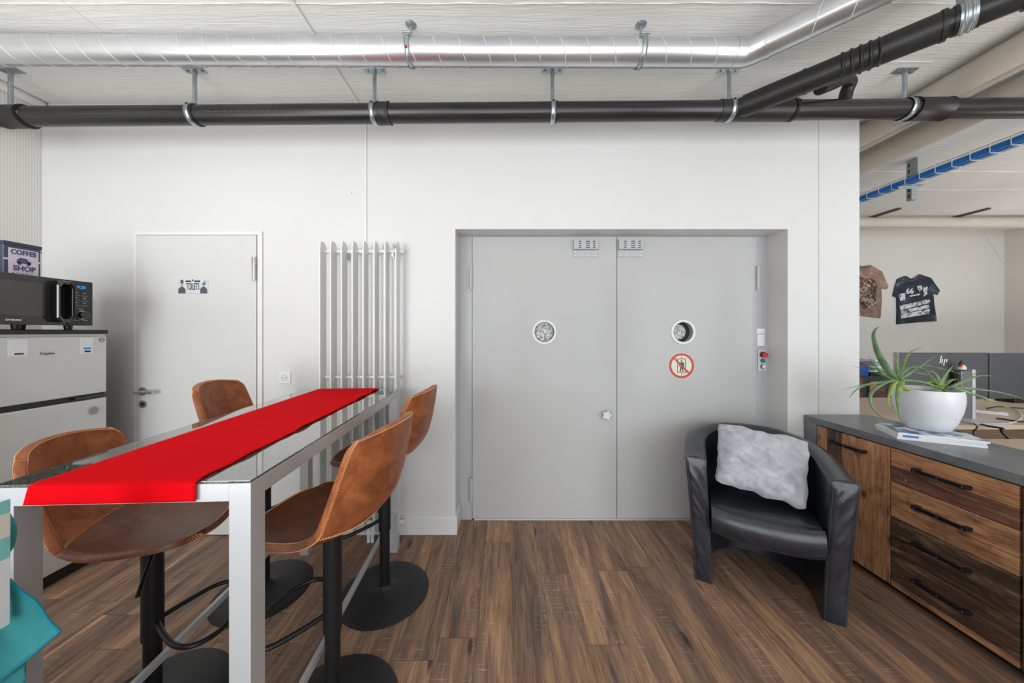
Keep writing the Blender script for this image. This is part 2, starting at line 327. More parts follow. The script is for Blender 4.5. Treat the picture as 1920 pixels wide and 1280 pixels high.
# ---- geometry
class MB:
    def __init__(s): s.b = bmesh.new()
    def box(s, x0, x1, y0, y1, z0, z1, mat=None):
        vs = [s.b.verts.new((x, y, z)) for x in (x0, x1) for y in (y0, y1) for z in (z0, z1)]
        for f in ((0, 1, 3, 2), (4, 6, 7, 5), (0, 4, 5, 1), (2, 3, 7, 6), (0, 2, 6, 4), (1, 5, 7, 3)):
            s.b.faces.new([vs[i] for i in f])
        if mat is not None:
            for v in vs: v.co = mat @ v.co
        return s
    def obox(s, c, ax, ay, az, hx, hy, hz):
        m = Matrix.Identity(4)
        for i, a in enumerate((ax, ay, az)):
            for k in range(3): m[k][i] = a[k]
        for k in range(3): m[k][3] = c[k]
        return s.box(-hx, hx, -hy, hy, -hz, hz, m)
    def tube(s, pts, r, n=12, caps=True, closed=False, flat=None):
        pts = [Vector(p) for p in pts]; N = len(pts)
        rs = r if isinstance(r, (list, tuple)) else [r] * N
        tang = []
        for i in range(N):
            if closed: d = pts[(i + 1) % N] - pts[i - 1]
            else: d = pts[min(i + 1, N - 1)] - pts[max(i - 1, 0)]
            if d.length < 1e-9: d = Vector((0, 0, 1))
            tang.append(d.normalized())
        up = Vector((0, 0, 1)) if abs(tang[0].z) < 0.9 else Vector((0, 1, 0))
        u = tang[0].cross(up).normalized()
        rings = []
        for i in range(N):
            t = tang[i]; u = (u - t * u.dot(t))
            if u.length < 1e-6: u = t.cross(Vector((1, 0, 0)))
            u.normalize(); w = t.cross(u)
            fl = 1.0 if flat is None else flat
            rings.append([s.b.verts.new(pts[i] + (u * math.cos(2 * PI * k / n) + w * fl * math.sin(2 * PI * k / n)) * rs[i]) for k in range(n)])
        for i in range(N if closed else N - 1):
            a, c_ = rings[i], rings[(i + 1) % N]
            for k in range(n): s.b.faces.new((a[k], a[(k + 1) % n], c_[(k + 1) % n], c_[k]))
        if caps and not closed:
            s.b.faces.new(rings[0][::-1]); s.b.faces.new(rings[-1])
        return s
    def cyl(s, p0, p1, r, n=32, r1=None): return s.tube([p0, p1], [r, r if r1 is None else r1], n)
    def lathe(s, prof, n=48, c=(0, 0, 0), capb=True, capt=True):
        rings = [[s.b.verts.new((c[0] + r * math.cos(2 * PI * k / n), c[1] + r * math.sin(2 * PI * k / n), c[2] + z)) for k in range(n)] for r, z in prof]
        for a, b_ in zip(rings, rings[1:]):
            for k in range(n): s.b.faces.new((a[k], a[(k + 1) % n], b_[(k + 1) % n], b_[k]))
        if capb: s.b.faces.new(rings[0][::-1])
        if capt: s.b.faces.new(rings[-1])
        return s
    def prism(s, poly, o, ex, ey, en, d):
        """polygon (a,b) in plane o + a*ex + b*ey, extruded d along en"""
        o, ex, ey, en = map(Vector, (o, ex, ey, en))
        A = [s.b.verts.new(o + ex * a + ey * b_) for a, b_ in poly]; B = [s.b.verts.new(o + ex * a + ey * b_ + en * d) for a, b_ in poly]
        n = len(poly); s.b.faces.new(A[::-1]); s.b.faces.new(B)
        for k in range(n): s.b.faces.new((A[k], A[(k + 1) % n], B[(k + 1) % n], B[k]))
        return s
    def grid(s, fn, nu, nv):
        g = [[s.b.verts.new(fn(i / nu, j / nv)) for j in range(nv + 1)] for i in range(nu + 1)]
        for i in range(nu):
            for j in range(nv): s.b.faces.new((g[i][j], g[i + 1][j], g[i + 1][j + 1], g[i][j + 1]))
        return s
    def build(s, name, mat, parent=None, smooth=None, bevel=0, solid=0, subd=0, local=False, soff=0.0):
        bmesh.ops.recalc_face_normals(s.b, faces=s.b.faces)
        me = bpy.data.meshes.new(name); s.b.to_mesh(me); s.b.free()
        o = bpy.data.objects.new(name, me); C.objects.link(o)
        if parent is not None:
            o.parent = parent
            if not local:
                root = parent
                while root.parent: root = root.parent
                if root.name in ROOTM: me.transform(ROOTM[root.name].inverted())
        elif not local:
            xs = [v.co for v in me.vertices]
            c_ = Vector(((min(v.x for v in xs) + max(v.x for v in xs)) / 2, (min(v.y for v in xs) + max(v.y for v in xs)) / 2, min(v.z for v in xs)))
            me.transform(Matrix.Translation(-c_)); o.location = c_; ROOTM[o.name] = Matrix.Translation(c_)
        me.materials.append(mat if not isinstance(mat, str) else M[mat])
        if smooth is not None:
            for p in me.polygons: p.use_smooth = True
            try: me.set_sharp_from_angle(angle=math.radians(smooth))
            except Exception: pass
        if solid:
            m_ = o.modifiers.new('s', 'SOLIDIFY'); m_.thickness = solid; m_.offset = soff
        if bevel:
            m_ = o.modifiers.new('b', 'BEVEL'); m_.width = bevel; m_.segments = 2; m_.limit_method = 'ANGLE'; m_.angle_limit = math.radians(40)
            m_.harden_normals = False
        if subd:
            m_ = o.modifiers.new('u', 'SUBSURF'); m_.levels = subd; m_.render_levels = subd
        return o
def tag(o, label, cat, group=None, kind=None):
    if label: o['label'] = label
    if cat: o['category'] = cat
    if group: o['group'] = group
    if kind: o['kind'] = kind
    return o
def thing(name, label, cat, loc=(0, 0, 0), rz=0.0, group=None):
    o = bpy.data.objects.new(name, None); C.objects.link(o); o.empty_display_size = 0.1
    o.location = loc; o.rotation_euler = (0, 0, rz)
    ROOTM[o.name] = Matrix.Translation(Vector(loc)) @ Matrix.Rotation(rz, 4, 'Z')
    return tag(o, label, cat, group)
def struct(o): o['kind'] = 'structure'; return o
def kids(o): return [c for c in bpy.data.objects if c.parent == o]
def copy_tree(o, parent=None):
    c = o.copy(); C.objects.link(c)
    if parent: c.parent = parent
    for ch in kids(o): copy_tree(ch, c)
    return c
def text(s, size, pos, ex, ey, mat, parent, name='lettering', ext=0.0006, align='CENTER', sx=1.0, shear=0.0, bold=0.0, world=True):
    cu = bpy.data.curves.new(name, 'FONT'); cu.body = s; cu.size = size; cu.align_x = align; cu.align_y = 'CENTER'
    cu.extrude = ext; cu.shear = shear; cu.offset = bold; cu.resolution_u = 3
    t = bpy.data.objects.new('tmp_text', cu); C.objects.link(t)
    dg = bpy.context.evaluated_depsgraph_get(); me = bpy.data.meshes.new_from_object(t.evaluated_get(dg))
    bpy.data.objects.remove(t); bpy.data.curves.remove(cu)
    ex = Vector(ex).normalized(); ey = Vector(ey).normalized(); ez = ex.cross(ey)
    m = Matrix.Identity(4)
    for k in range(3): m[k][0] = ex[k] * sx; m[k][1] = ey[k]; m[k][2] = ez[k]; m[k][3] = pos[k]
    me.transform(m)
    root = parent
    while root.parent: root = root.parent
    if root.name in ROOTM: me.transform(ROOTM[root.name].inverted())
    me.materials.clear(); me.materials.append(M[mat] if isinstance(mat, str) else mat)
    o = bpy.data.objects.new(name, me); C.objects.link(o); o.parent = parent
    return o
def circle(n, r, cx=0, cy=0, a0=0, a1=2 * PI):
    return [(cx + r * math.cos(a0 + (a1 - a0) * k / n), cy + r * math.sin(a0 + (a1 - a0) * k / n)) for k in range(n)]
def arc(n, r, cx, cy, a0, a1): return [(cx + r * math.cos(a0 + (a1 - a0) * k / n), cy + r * math.sin(a0 + (a1 - a0) * k / n)) for k in range(n + 1)]
def annulus(mb, o, ex, ey, en, r0, r1, d, n=48):
    o, ex, ey, en = map(Vector, (o, ex, ey, en))
    R = []
    for (r, h) in ((r0, 0), (r1, 0), (r1, d), (r0, d)):
        R.append([mb.b.verts.new(o + ex * r * math.cos(2 * PI * k / n) + ey * r * math.sin(2 * PI * k / n) + en * h) for k in range(n)])
    for i in range(4):
        a, c_ = R[i], R[(i + 1) % 4]
        for k in range(n): mb.b.faces.new((a[k], a[(k + 1) % n], c_[(k + 1) % n], c_[k]))
    return mb
def smoothpts(pts, sub=6, closed=False):
    pts = [Vector(p) for p in pts]; N = len(pts); out = []
    rng = range(N) if closed else range(N - 1)
    for i in rng:
        g = (lambda k: pts[k % N]) if closed else (lambda k: pts[min(max(k, 0), N - 1)])
        p0, p1, p2, p3 = g(i - 1), g(i), g(i + 1), g(i + 2)
        for k in range(sub):
            t = k / sub
            out.append(0.5 * ((2 * p1) + (p2 - p0) * t + (2 * p0 - 5 * p1 + 4 * p2 - p3) * t * t + (3 * p1 - p0 - 3 * p2 + p3) * t ** 3))
    if not closed: out.append(pts[-1])
    return out

# ------------------------------------------------------------------ room
WY = 2.173      # long white wall
RY = 2.35       # back of the door recess
CZ = 2.878      # ceiling
XL, XE, XR, FY = -3.10, 2.366, 7.52, 4.905
DX0, DX1, DZ = -0.335, 1.885, 2.036
struct(MB().box(XL - .2, XR + .2, WINY - .2, FY + .2, -.12, 0).build('floor', 'floor'))
struct(MB().box(XL - .2, XR + .2, WINY - .2, FY + .2, CZ, CZ + .15).build('ceiling', 'ceiling'))
o = MB().prism([(XL, 0), (DX0, 0), (DX0, DZ), (DX1, DZ), (DX1, 0), (XE, 0), (XE, CZ), (XL, CZ)], (0, WY, 0), (1, 0, 0), (0, 0, 1), (0, 1, 0), 0.24).build('wall_rear', 'wall', bevel=0.004)
struct(o)
struct(MB().box(XE - .2, XE, WY + .24, FY, 0, CZ).build('wall_shaft', 'wall'))
struct(MB().box(XL - .15, XL, WINY - .2, WY + .24, 0, CZ).build('wall_left', 'wall_rib'))
struct(MB().box(XE - .2, XR + .15, FY, FY + .15, 0, CZ).build('wall_far', 'wall_plain'))
struct(MB().box(XR, XR + .15, WINY - .2, FY, 0, CZ).build('wall_right', 'wall_plain'))
# window wall behind the camera
mb = MB(); xs = [XL] + [v for w in WINS for v in w] + [XR]
for i in range(0, len(xs), 2): mb.box(xs[i], xs[i + 1], WINY - .2, WINY, 0, CZ)
for a, b_ in WINS: mb.box(a, b_, WINY - .2, WINY, 0, .08); mb.box(a, b_, WINY - .2, WINY, 2.6, CZ)
struct(mb.build('wall_window_side', 'wall_plain'))
for i, (a, b_) in enumerate(WINS):
    w = MB(); yy = WINY - .12
    w.box(a, a + .06, yy, yy + .06, .08, 2.6).box(b_ - .06, b_, yy, yy + .06, .08, 2.6)
    w.box(a + .06, b_ - .06, yy, yy + .06, .08, .14).box(a + .06, b_ - .06, yy, yy + .06, 2.54, 2.6)
    m = (a + b_) / 2; w.box(m - .04, m + .04, yy, yy + .06, .14, 2.54)
    fr = struct(w.build('window_%d' % (i + 1), 'white_trim'))
    for q0, q1 in ((a + .06, m - .04), (m + .04, b_ - .06)):
        MB().box(q0, q1, yy + .026, yy + .032, .14, 2.54).build('pane', 'glass', fr)
# ceiling seams / ridges, slim cover strips and conduit
struct(MB().box(-.995, -.975, -1.8, WY, CZ - .010, CZ).build('trim_1', 'ceiling', bevel=.003))
struct(MB().box(-2.05, -2.044, -1.8, WY - .3, CZ - .003, CZ).build('trim_2', 'ceiling'))
rd = MB(); random.seed(3)
def ridge(y0, x0, x1, amp, h):
    n = int((x1 - x0) / 0.03); A = []
    for k in range(n):
        xx = x0 + (x1 - x0) * k / n
        A.append(Vector((xx, y0 + amp * noise.noise(Vector((xx * 6, y0, 0))), CZ - .0005 - h * (0.4 + abs(noise.noise(Vector((xx * 9, y0 * 3, 5))))))))
    rd.tube(A, [0.0015 + 0.003 * abs(noise.noise(Vector((k * .31, 2, y0)))) for k in range(n)], 6)
ridge(1.512, XL, 2.6, .005, .003); ridge(1.84, 1.6, 2.45, .004, .002); ridge(1.72, -1.0, 1.2, .004, .001); ridge(3.5, 3.0, 6.5, .01, .002); ridge(3.1, 3.3, 6.5, .01, .002)
struct(rd.build('trim_3', 'ceiling', smooth=60))
# vertical cover strip above the radiator, seam near the wall's right end
struct(MB().box(-.938, -.926, WY - .007, WY, 1.93, CZ).build('trim_4', 'white_trim', bevel=.002))
struct(MB().box(2.088, 2.094, WY - .0015, WY, 0, CZ).build('trim_5', plain('pale_joint', rgb(196, 194, 188), .6)))
# left wall coving
struct(MB().box(XL, XL + .05, WINY, WY, CZ - .05, CZ).build('trim_6', 'white_trim', bevel=.02))
# baseboard
struct(MB().box(-1.60, DX0 + .002, WY - .012, WY, 0, .125).build('baseboard_rear', 'white_trim', bevel=.003))
struct(MB().box(DX0 - .001, DX0 + .012, WY - .012, RY - .02, 0, .125).build('baseboard_recess', 'white_trim', bevel=.003))
struct(MB().box(DX1, 2.366, WY - .012, WY, 0, .125).build('baseboard_right', 'white_trim', bevel=.003))

# ---- white toilet door with its frame
d = thing('door_1', None, None, (-2.07, WY, 0)); d['kind'] = 'structure'
x0, x1, zt = -2.452, -1.654, 1.99
MB().box(x0 - .02, x1 + .035, WY - .012, WY, zt + .004, zt + .028).box(x0 - .02, x0 - .003, WY - .012, WY, 0, zt + .004).box(x1 + .004, x1 + .035, WY - .012, WY, 0, zt + .004).build('door_frame', 'white_trim', d, bevel=.002)
MB().box(x0 - .003, x1 + .004, WY - .003, WY, 0, zt + .004).build('door_gap', 'dark_gap', d)
lf = MB().box(x0, x1, WY - .016, WY - .002, .006, zt).build('door_leaf', 'white_paint', d, bevel=.0015)
h = MB().cyl((x1 - .004, WY - .026, 1.69), (x1 - .004, WY - .026, 1.845), .008, 16).cyl((x1 - .026, WY - .020, 1.69), (x1 - .026, WY - .020, 1.845), .005, 12)
h.box(x1 - .03, x1 - .002, WY - .020, WY - .016, 1.69, 1.845)
h.build('hinge', 'chrome', d, smooth=40)
hz = .957
hd = MB().cyl((-2.40, WY - .016, hz), (-2.40, WY - .026, hz), .027, 32); hd.tube(smoothpts([(-2.40, WY - .026, hz), (-2.40, WY - .058, hz), (-2.394, WY - .066, hz), (-2.388, WY - .067, hz)], 4), .009, 12)
hd.cyl((-2.405, WY - .066, hz), (-2.285, WY - .066, hz), .0095, 16)
hh = hd.build('door_handle', 'chrome', d, smooth=40)
annulus(MB(), (-2.40, WY - .016, hz - .085), (1, 0, 0), (0, 0, 1), (0, -1, 0), .012, .025, .008).build('lock_escutcheon', 'chrome', d, smooth=40)
MB().cyl((-2.40, WY - .016, hz - .085), (-2.40, WY - .020, hz - .085), .012, 20).build('keyhole', 'blk_plastic', d)
# toilets sign
sg = thing('toilet_sign', 'small white TOILETS sign with two period figures on the white door', 'sign', (-1.945, WY - .016, 1.60))
sx0, sx1, sz0, sz1 = -2.168, -1.972, 1.603, 1.700
SY = WY - .0165
MB().box(sx0, sx1, SY - .003, SY, sz0, sz1).build('plate', plain('sign_white', rgb(205, 207, 208), .5), sg, bevel=.001)
text('TOILETS', .064, ((sx0 + sx1) / 2, SY - .0035, 1.648), (1, 0, 0), (0, 0, 1), 'sign_black', sg, sx=.36, bold=.0008)
MB().box(-2.118, -2.082, SY - .004, SY - .003, 1.680, 1.690).build('printed_bar', 'sign_black', sg)
MB().box(-2.060, -2.022, SY - .004, SY - .003, 1.680, 1.690).build('printed_bar', 'sign_black', sg)
MB().prism([(-.006, .012), (0, .005), (.006, .012), (.003, .018), (-.003, .018)], ((sx0 + sx1) / 2, SY - .003, 1.679), (1, 0, 0), (0, 0, 1), (0, -1, 0), .001).build('printed_ornament', 'sign_black', sg)
def bust(cx, hat):
    q = MB(); f = SY - .003
    body = [(-.024, 0), (.024, 0), (.022, .028), (.012, .040), (.004, .044), (-.004, .044), (-.013, .040), (-.023, .028)]
    q.prism(body, (cx, f, sz0 + .002), (1, 0, 0), (0, 0, 1), (0, -1, 0), .0008)
    if hat == 'top': q.prism([(-.012, .066), (.012, .066), (.012, .070), (.008, .070), (.009, .090), (-.009, .090), (-.008, .070), (-.012, .070)], (cx, f, sz0 + .001), (1, 0, 0), (0, 0, 1), (0, -1, 0), .0008)
    else: q.prism([(-.014, .060), (.010, .058), (.014, .066), (.006, .070), (-.010, .068)], (cx, f, sz0 + .001), (1, 0, 0), (0, 0, 1), (0, -1, 0), .0008)
    q.build('printed_figure', plain('print_dark', rgb(74, 78, 80), .5, var=.5, scale=220), sg)
    MB().prism(circle(16, .0085), (cx, f, sz0 + .055), (1, 0, 0), (0, 0, 1), (0, -1, 0), .0006).build('printed_face', plain('print_face', rgb(160, 160, 160), .5, var=.5, scale=260), sg)
bust(sx0 + .026, 'top'); bust(sx1 - .026, 'hat')
MB().prism([(-.006, .066), (.014, .068), (.012, .082), (.002, .085), (-.002, .076)], (sx1 - .026, SY - .003, sz0 + .001), (1, 0, 0), (0, 0, 1), (0, -1, 0), .0009).build('printed_hat', plain('print_teal', rgb(110, 160, 165), .5), sg)

# ---- grey double door
t = MB(); t.box(DX0 + .0, DX0 + .094, RY - .012, RY + .04, 0, DZ).box(1.795, DX1, RY - .012, RY + .04, 0, DZ).box(DX0 + .094, 1.795, RY - .012, RY + .04, 2.03, DZ)
struct(t.build('trim_7', 'grey_frame', bevel=.002))
struct(MB().box(DX0 + .11, 1.78, RY - .022, RY - .002, 0, .012).build('trim_8', 'alu', bevel=.002))
struct(MB().box(DX0, DX1, RY + .041, RY + .06, 0, DZ).build('trim_9', 'dark_gap'))
SEAM = 0.796
def metal_leaf(n, xa, xb, hx, px, ax):
    d = thing('door_%d' % n, None, None, ((xa + xb) / 2, RY, 0)); d['kind'] = 'structure'
    # leaf with a round hole
    mb = MB(); R = .076; zc = 1.349; N = 48; o_ = []; i_ = []
    zb, zt = .016, 2.027
    for yy in (RY - .022, RY + .03):
        ro, ri = [], []
        for k in range(N):
            a = 2 * PI * k / N; ca, sa = math.cos(a), math.sin(a)
            tx = ((xb - px) if ca > 0 else (xa - px)) / ca if abs(ca) > 1e-6 else 1e9
            tz = ((zt - zc) if sa > 0 else (zb - zc)) / sa if abs(sa) > 1e-6 else 1e9
            t_ = min(abs(tx), abs(tz)); ro.append((px + ca * t_, zc + sa * t_)); ri.append(mb.b.verts.new((px + R * ca, yy, zc + R * sa)))
        # square corners in
        for cxx, czz in ((xa, zb), (xa, zt), (xb, zb), (xb, zt)):
            k = min(range(N), key=lambda q: (ro[q][0] - cxx) ** 2 + (ro[q][1] - czz) ** 2); ro[k] = (cxx, czz)
        ro = [mb.b.verts.new((p_[0], yy, p_[1])) for p_ in ro]; o_.append(ro); i_.append(ri)
        for k in range(N): mb.b.faces.new((ro[k], ro[(k + 1) % N], ri[(k + 1) % N], ri[k]))
    for k in range(N):
        mb.b.faces.new((o_[0][k], o_[1][k], o_[1][(k + 1) % N], o_[0][(k + 1) % N])); mb.b.faces.new((i_[0][k], i_[0][(k + 1) % N], i_[1][(k + 1) % N], i_[1][k]))
    mb.build('door_leaf', 'grey_door', d)
    f = RY - .022
    ring = annulus(MB(), (px, f - .006, zc), (1, 0, 0), (0, 0, 1), (0, 1, 0), .070, .089, .012, 64).build('porthole_ring', 'chrome', d, smooth=40, bevel=.002)
    ring.data.materials[0] = plain('pale_steel_ring', rgb(206, 206, 202), .4, .1)
    MB().cyl((px, RY + .028, zc), (px, RY + .036, zc), .0755, 40).build('porthole_backing', 'dark_gap', d)
    # crumpled foil plug
    off = 0.0 if n == 2 else -.022
    def ff(u, v):
        a = u * 2 * PI; r = v * (.071 if n == 2 else .054)
        p_ = Vector((px + off + r * math.cos(a), 0, zc + r * math.sin(a)))
        return Vector((p_.x, RY + .004 - (.006 if v < 1 else 0) - .008 * noise.noise(p_ * 60), p_.z))
    MB().grid(ff, 40, 10).build('foil', 'foil', d, smooth=20)
    # hinges
    for zc_ in (1.735, .225):
        hm = MB().cyl((hx, f - .008, zc_ - .085), (hx, f - .008, zc_ + .085), .011, 20); hm.cyl((hx, f - .008, zc_ - .004), (hx, f - .008, zc_ + .004), .0125, 20)
        hm.build('hinge', 'grey_frame', d, smooth=40, bevel=.001)
    # closer bracket with slots
    bx = MB().box(ax, ax + .175, f - .030, f, 1.935, 2.005).build('closer_bracket', 'grey_frame', d, bevel=.002)
    sl = MB()
    for r_ in range(4):
        for cx_, ww in ((.035, .018), (.085, .028), (.135, .018)):
            zz = 1.998 - (.008 + (r_ % 2) * .014 + (r_ // 2) * .030)
            sl.box(ax + cx_, ax + cx_ + ww, f - .0308, f - .030, zz - .0025, zz + .0025)
    sl.build('slot', 'blk_plastic', bx)
    MB().box(ax, ax + .175, f - .006, f, 1.885, 1.933).build('fixing_plate', 'grey_frame', d, bevel=.001)
    sc = MB()
    for k in range(4):
        for zz in (1.897, 1.921): sc.cyl((ax + .015 + k * .048, f - .0075, zz), (ax + .015 + k * .048, f - .006, zz), .0042, 10)
    sc.build('rivets', 'steel', d)
    return d
dl = metal_leaf(2, DX0 + .097, SEAM - .002, DX0 + .088, .277, .482)
dr = metal_leaf(3, SEAM + .003, 1.792, 1.800, 1.270, .802)
# star knob
pts = []
for k in range(60):
    a = 2 * PI * k / 60; r = .030 + .0055 * math.cos(5 * a); pts.append((r * math.cos(a), r * math.sin(a)))
kn = MB().prism(pts, (.715, RY - .066, .762), (1, 0, 0), (0, 0, 1), (0, 1, 0), .022).cyl((.715, RY - .046, .762), (.715, RY - .022, .762), .013, 20)
kn.build('star_knob', 'alu', dl, smooth=40, bevel=.003)
# no-lift-riding sign
SX, SZ, SF = 1.258, 1.108, RY - .0222
s = thing('prohibition_sign', 'round red and cream sign forbidding people in the goods lift, on the grey door', 'sign', (SX, SF, SZ))
MB().cyl((SX, SF, SZ), (SX, SF - .0015, SZ), .094, 64).build('plate', 'sign_cream', s)
sr = annulus(MB(), (SX, SF - .0015, SZ), (1, 0, 0), (0, 0, 1), (0, -1, 0), .073, .0905, .0012, 64)
a = PI * .75
sr.prism([(-.076, -.0065), (.076, -.0065), (.076, .0065), (-.076, .0065)], (SX, SF - .0026, SZ), (math.cos(a), 0, math.sin(a)), (-math.sin(a), 0, math.cos(a)), (0, -1, 0), .0012)
sr.build('red_ring', 'sign_red', s)
g = MB(); f = SF - .0015; ex, ez, en = (1, 0, 0), (0, 0, 1), (0, -1, 0)
for (q0, q1, w0, w1) in ((-.030, -.026, -.052, .052), (.026, .030, -.052, .052), (-.026, .026, .048, .052), (-.026, .026, -.052, -.048)):
    g.prism([(q0, w0), (q1, w0), (q1, w1), (q0, w1)], (SX, f, SZ), ex, ez, en, .0006)
g.prism([(-.0015, .052), (.0015, .052), (.0015, .071), (-.0015, .071)], (SX, f, SZ), ex, ez, en, .0006).prism([(-.0015, -.071), (.0015, -.071), (.0015, -.052), (-.0015, -.052)], (SX, f, SZ), ex, ez, en, .0006)
g.prism(circle(16, .0062, 0, .034), (SX, f, SZ), ex, ez, en, .0006)
g.prism([(-.013, .024), (.013, .024), (.017, .018), (.017, -.008), (.0125, -.008), (.0115, .012), (.010, -.010), (.014, -.044), (.007, -.044), (.001, -.014), (-.007, -.044), (-.014, -.044), (-.008, -.010), (-.0105, .012), (-.013, -.008), (-.017, -.008), (-.016, .018)], (SX, f, SZ), ex, ez, en, .0006)
g.build('pictogram', 'sign_black', s)
# call station and its two notices on the right frame
fx = 1.838; ff_ = RY - .012
c_ = thing('call_station', 'slim grey lift call panel with red, teal and white buttons on the door frame', 'control panel', (fx, ff_, 1.07))
MB().box(fx - .028, fx + .027, ff_ - .010, ff_, 1.065, 1.225).build('panel', 'alu', c_, bevel=.002)
MB().cyl((fx, ff_ - .010, 1.188), (fx, ff_ - .022, 1.188), .020, 24).build('button_collar', 'blk_plastic', c_, smooth=40)
MB().box(fx - .016, fx + .012, ff_ - .0125, ff_ - .010, 1.196, 1.212).build('button_plate', 'btn_yel', c_)
MB().cyl((fx, ff_ - .022, 1.186), (fx, ff_ - .040, 1.186), .018, 24).build('emergency_button', 'btn_red', c_, smooth=40, bevel=.003)
MB().cyl((fx, ff_ - .010, 1.145), (fx, ff_ - .022, 1.145), .015, 24).build('push_button', 'btn_teal', c_, smooth=40, bevel=.003)
MB().cyl((fx, ff_ - .010, 1.103), (fx, ff_ - .016, 1.103), .015, 24).build('key_collar', 'blk_plastic', c_, smooth=40)
MB().cyl((fx, ff_ - .016, 1.103), (fx, ff_ - .024, 1.103), .012, 24).build('key_switch', 'white_pl', c_, smooth=40, bevel=.002)
tag(MB().box(fx - .034, fx + .022, ff_ - .002, ff_, 1.338, 1.374).build('notice', 'paper'), 'small wide white notice on grey frame, upper of the two', 'notice')
tag(MB().box(fx - .029, fx + .021, ff_ - .002, ff_, 1.25, 1.332).build('notice', 'paper'), 'small tall white notice on grey frame just above the call buttons', 'notice')

# ---- radiator
r = thing('radiator', 'tall white column radiator with eight slim fins on the white wall', 'radiator', (-.95, 2.13, 0))
for k in range(8):
    xx = -1.180 + k * .0690
    o = MB().prism([(-.034, .10), (-.024, .06), (.03, .06), (.040, .10), (.040, 1.90), (.02, 1.93), (-.024, 1.93), (-.034, 1.89)], (xx - .0055, 2.095, 0), (0, 1, 0), (0, 0, 1), (1, 0, 0), .011).build('fin', 'rad', r, bevel=.004)
MB().cyl((-1.175, 2.125, 1.875), (-.665, 2.125, 1.875), .014, 16).build('header_pipe', 'rad', r, smooth=40)
MB().cyl((-1.175, 2.125, 1.055), (-.690, 2.125, 1.055), .012, 16).build('header_pipe', 'rad', r, smooth=40)
MB().cyl((-1.175, 2.125, .11), (-.665, 2.125, .11), .014, 16).build('header_pipe', 'rad', r, smooth=40)
cols = MB()
for k in range(7): cols.cyl((-1.180 + k * .069 + .0345, 2.142, .10), (-1.180 + k * .069 + .0345, 2.142, 1.88), .009, 12)
cols.build('rear_columns', 'rad', r, smooth=40)
MB().cyl((-.70, 2.10, 1.880), (-.70, 2.035, 1.895), .010, 12).build('bleed_valve', 'chrome', r, smooth=40)
for xx in (-1.075, -.745): MB().prism([(0, 0), (.025, -.03), (.012, .03)], (xx, 2.11, 1.85), (1, 0, 0), (0, 0, 1), (0, 1, 0), .05).build('bracket', 'zinc', r)
for xx in (-.88, -.855):
    MB().cyl((xx, 2.09, 0.0), (xx, 2.09, .10), .011, 14).cyl((xx, 2.09, .055), (xx, 2.09, .085), .017, 8).build('supply_pipe', 'white_pl', r, smooth=40)
# socket
so = thing('wall_socket', 'square white power socket on the wall between door and radiator', 'socket', (-1.475, WY, 1.005))
MB().box(-1.512, -1.432, WY - .008, WY, 1.005, 1.087).build('cover', 'white_pl', so, bevel=.003)
annulus(MB(), (-1.472, WY - .0095, 1.046), (1, 0, 0), (0, 0, 1), (0, 1, 0), .017, .020, .002).build('recess_rim', plain('socket_grey', rgb(170, 168, 164), .5), so)
MB().cyl((-1.480, WY - .0088, 1.046), (-1.480, WY - .008, 1.046), .0028, 10).cyl((-1.464, WY - .0088, 1.046), (-1.464, WY - .008, 1.046), .0028, 10).build('pin_hole', 'blk_plastic', so)

# ------------------------------------------------------------------ duct and pipes
DY = 1.62; DR = .0615
def dz_at(x): return 2.748 - 0.0035 * (x + 2)
pts = [Vector((-3.1, DY, dz_at(-3.1)))] + [Vector((x, DY, dz_at(x))) for x in (-2, -1, 0, 1)] + [Vector((1.16, DY, dz_at(1.16)))]
bend = Vector((1.20, DY, dz_at(1.2))); dr_ = Vector((.72, -.69, 0)).normalized()
du = thing('ventilation_duct', 'galvanised spiral air duct under the ceiling, bending toward the right', 'duct', (0, DY, 2.66))
allp = pts + [bend + dr_ * .03 + Vector((.01, 0, 0)), bend + dr_ * .9, bend + dr_ * 2.2]
MB().tube(pts + [Vector((1.185, DY, dz_at(1.2))), bend + dr_ * .02, bend + dr_ * .1, bend + dr_ * .70, bend + dr_ * .75 + Vector((0, -.04, 0)), bend + dr_ * .75 + Vector((0, -.12, 0)), Vector((bend.x + dr_.x * .75, WINY + .001, bend.z))], DR, 56).build('duct_tube', 'galv', du, smooth=50)
hx = []
for k in range(int(4.2 / .123 * 24)):
    x = -3.08 + k * .123 / 24; a = 2 * PI * k / 24
    if x > 1.10: break
    hx.append((x, DY - (DR + .0005) * math.sin(a), dz_at(x) + (DR + .0005) * math.cos(a)))
sm = MB().tube(hx, .0022, 6)
ux = Vector((0, 0, 1)).cross(dr_)
hx = []
for k in range(int(.5 / .123 * 24)):
    s_ = .17 + k * .123 / 24; a = 2 * PI * k / 24
    hx.append(bend + dr_ * s_ - ux * (DR + .0005) * math.sin(a) * -1 + Vector((0, 0, (DR + .0005) * math.cos(a))))
sm.tube(hx, .0022, 6); sm.build('spiral_seam', 'seam', du, smooth=60)
MB().cyl((-.333, DY, dz_at(-.33)), (-.327, DY, dz_at(-.33)), DR + .0025, 56).build('joint_ring', 'galv', du, smooth=50)
MB().tube([bend + dr_ * .075, bend + dr_ * .085], DR + .003, 56).build('joint_ring', 'galv', du, smooth=50)
MB().tube([bend + Vector((-.075, 0, 0)), bend + Vector((-.067, 0, 0))], DR + .003, 56).build('joint_ring', 'galv', du, smooth=50)
cp = thing('duct_clamp', 'zinc band clamp with round ceiling disc, holding the duct left of centre', 'pipe clamp', (-.475, DY, CZ), group=None)
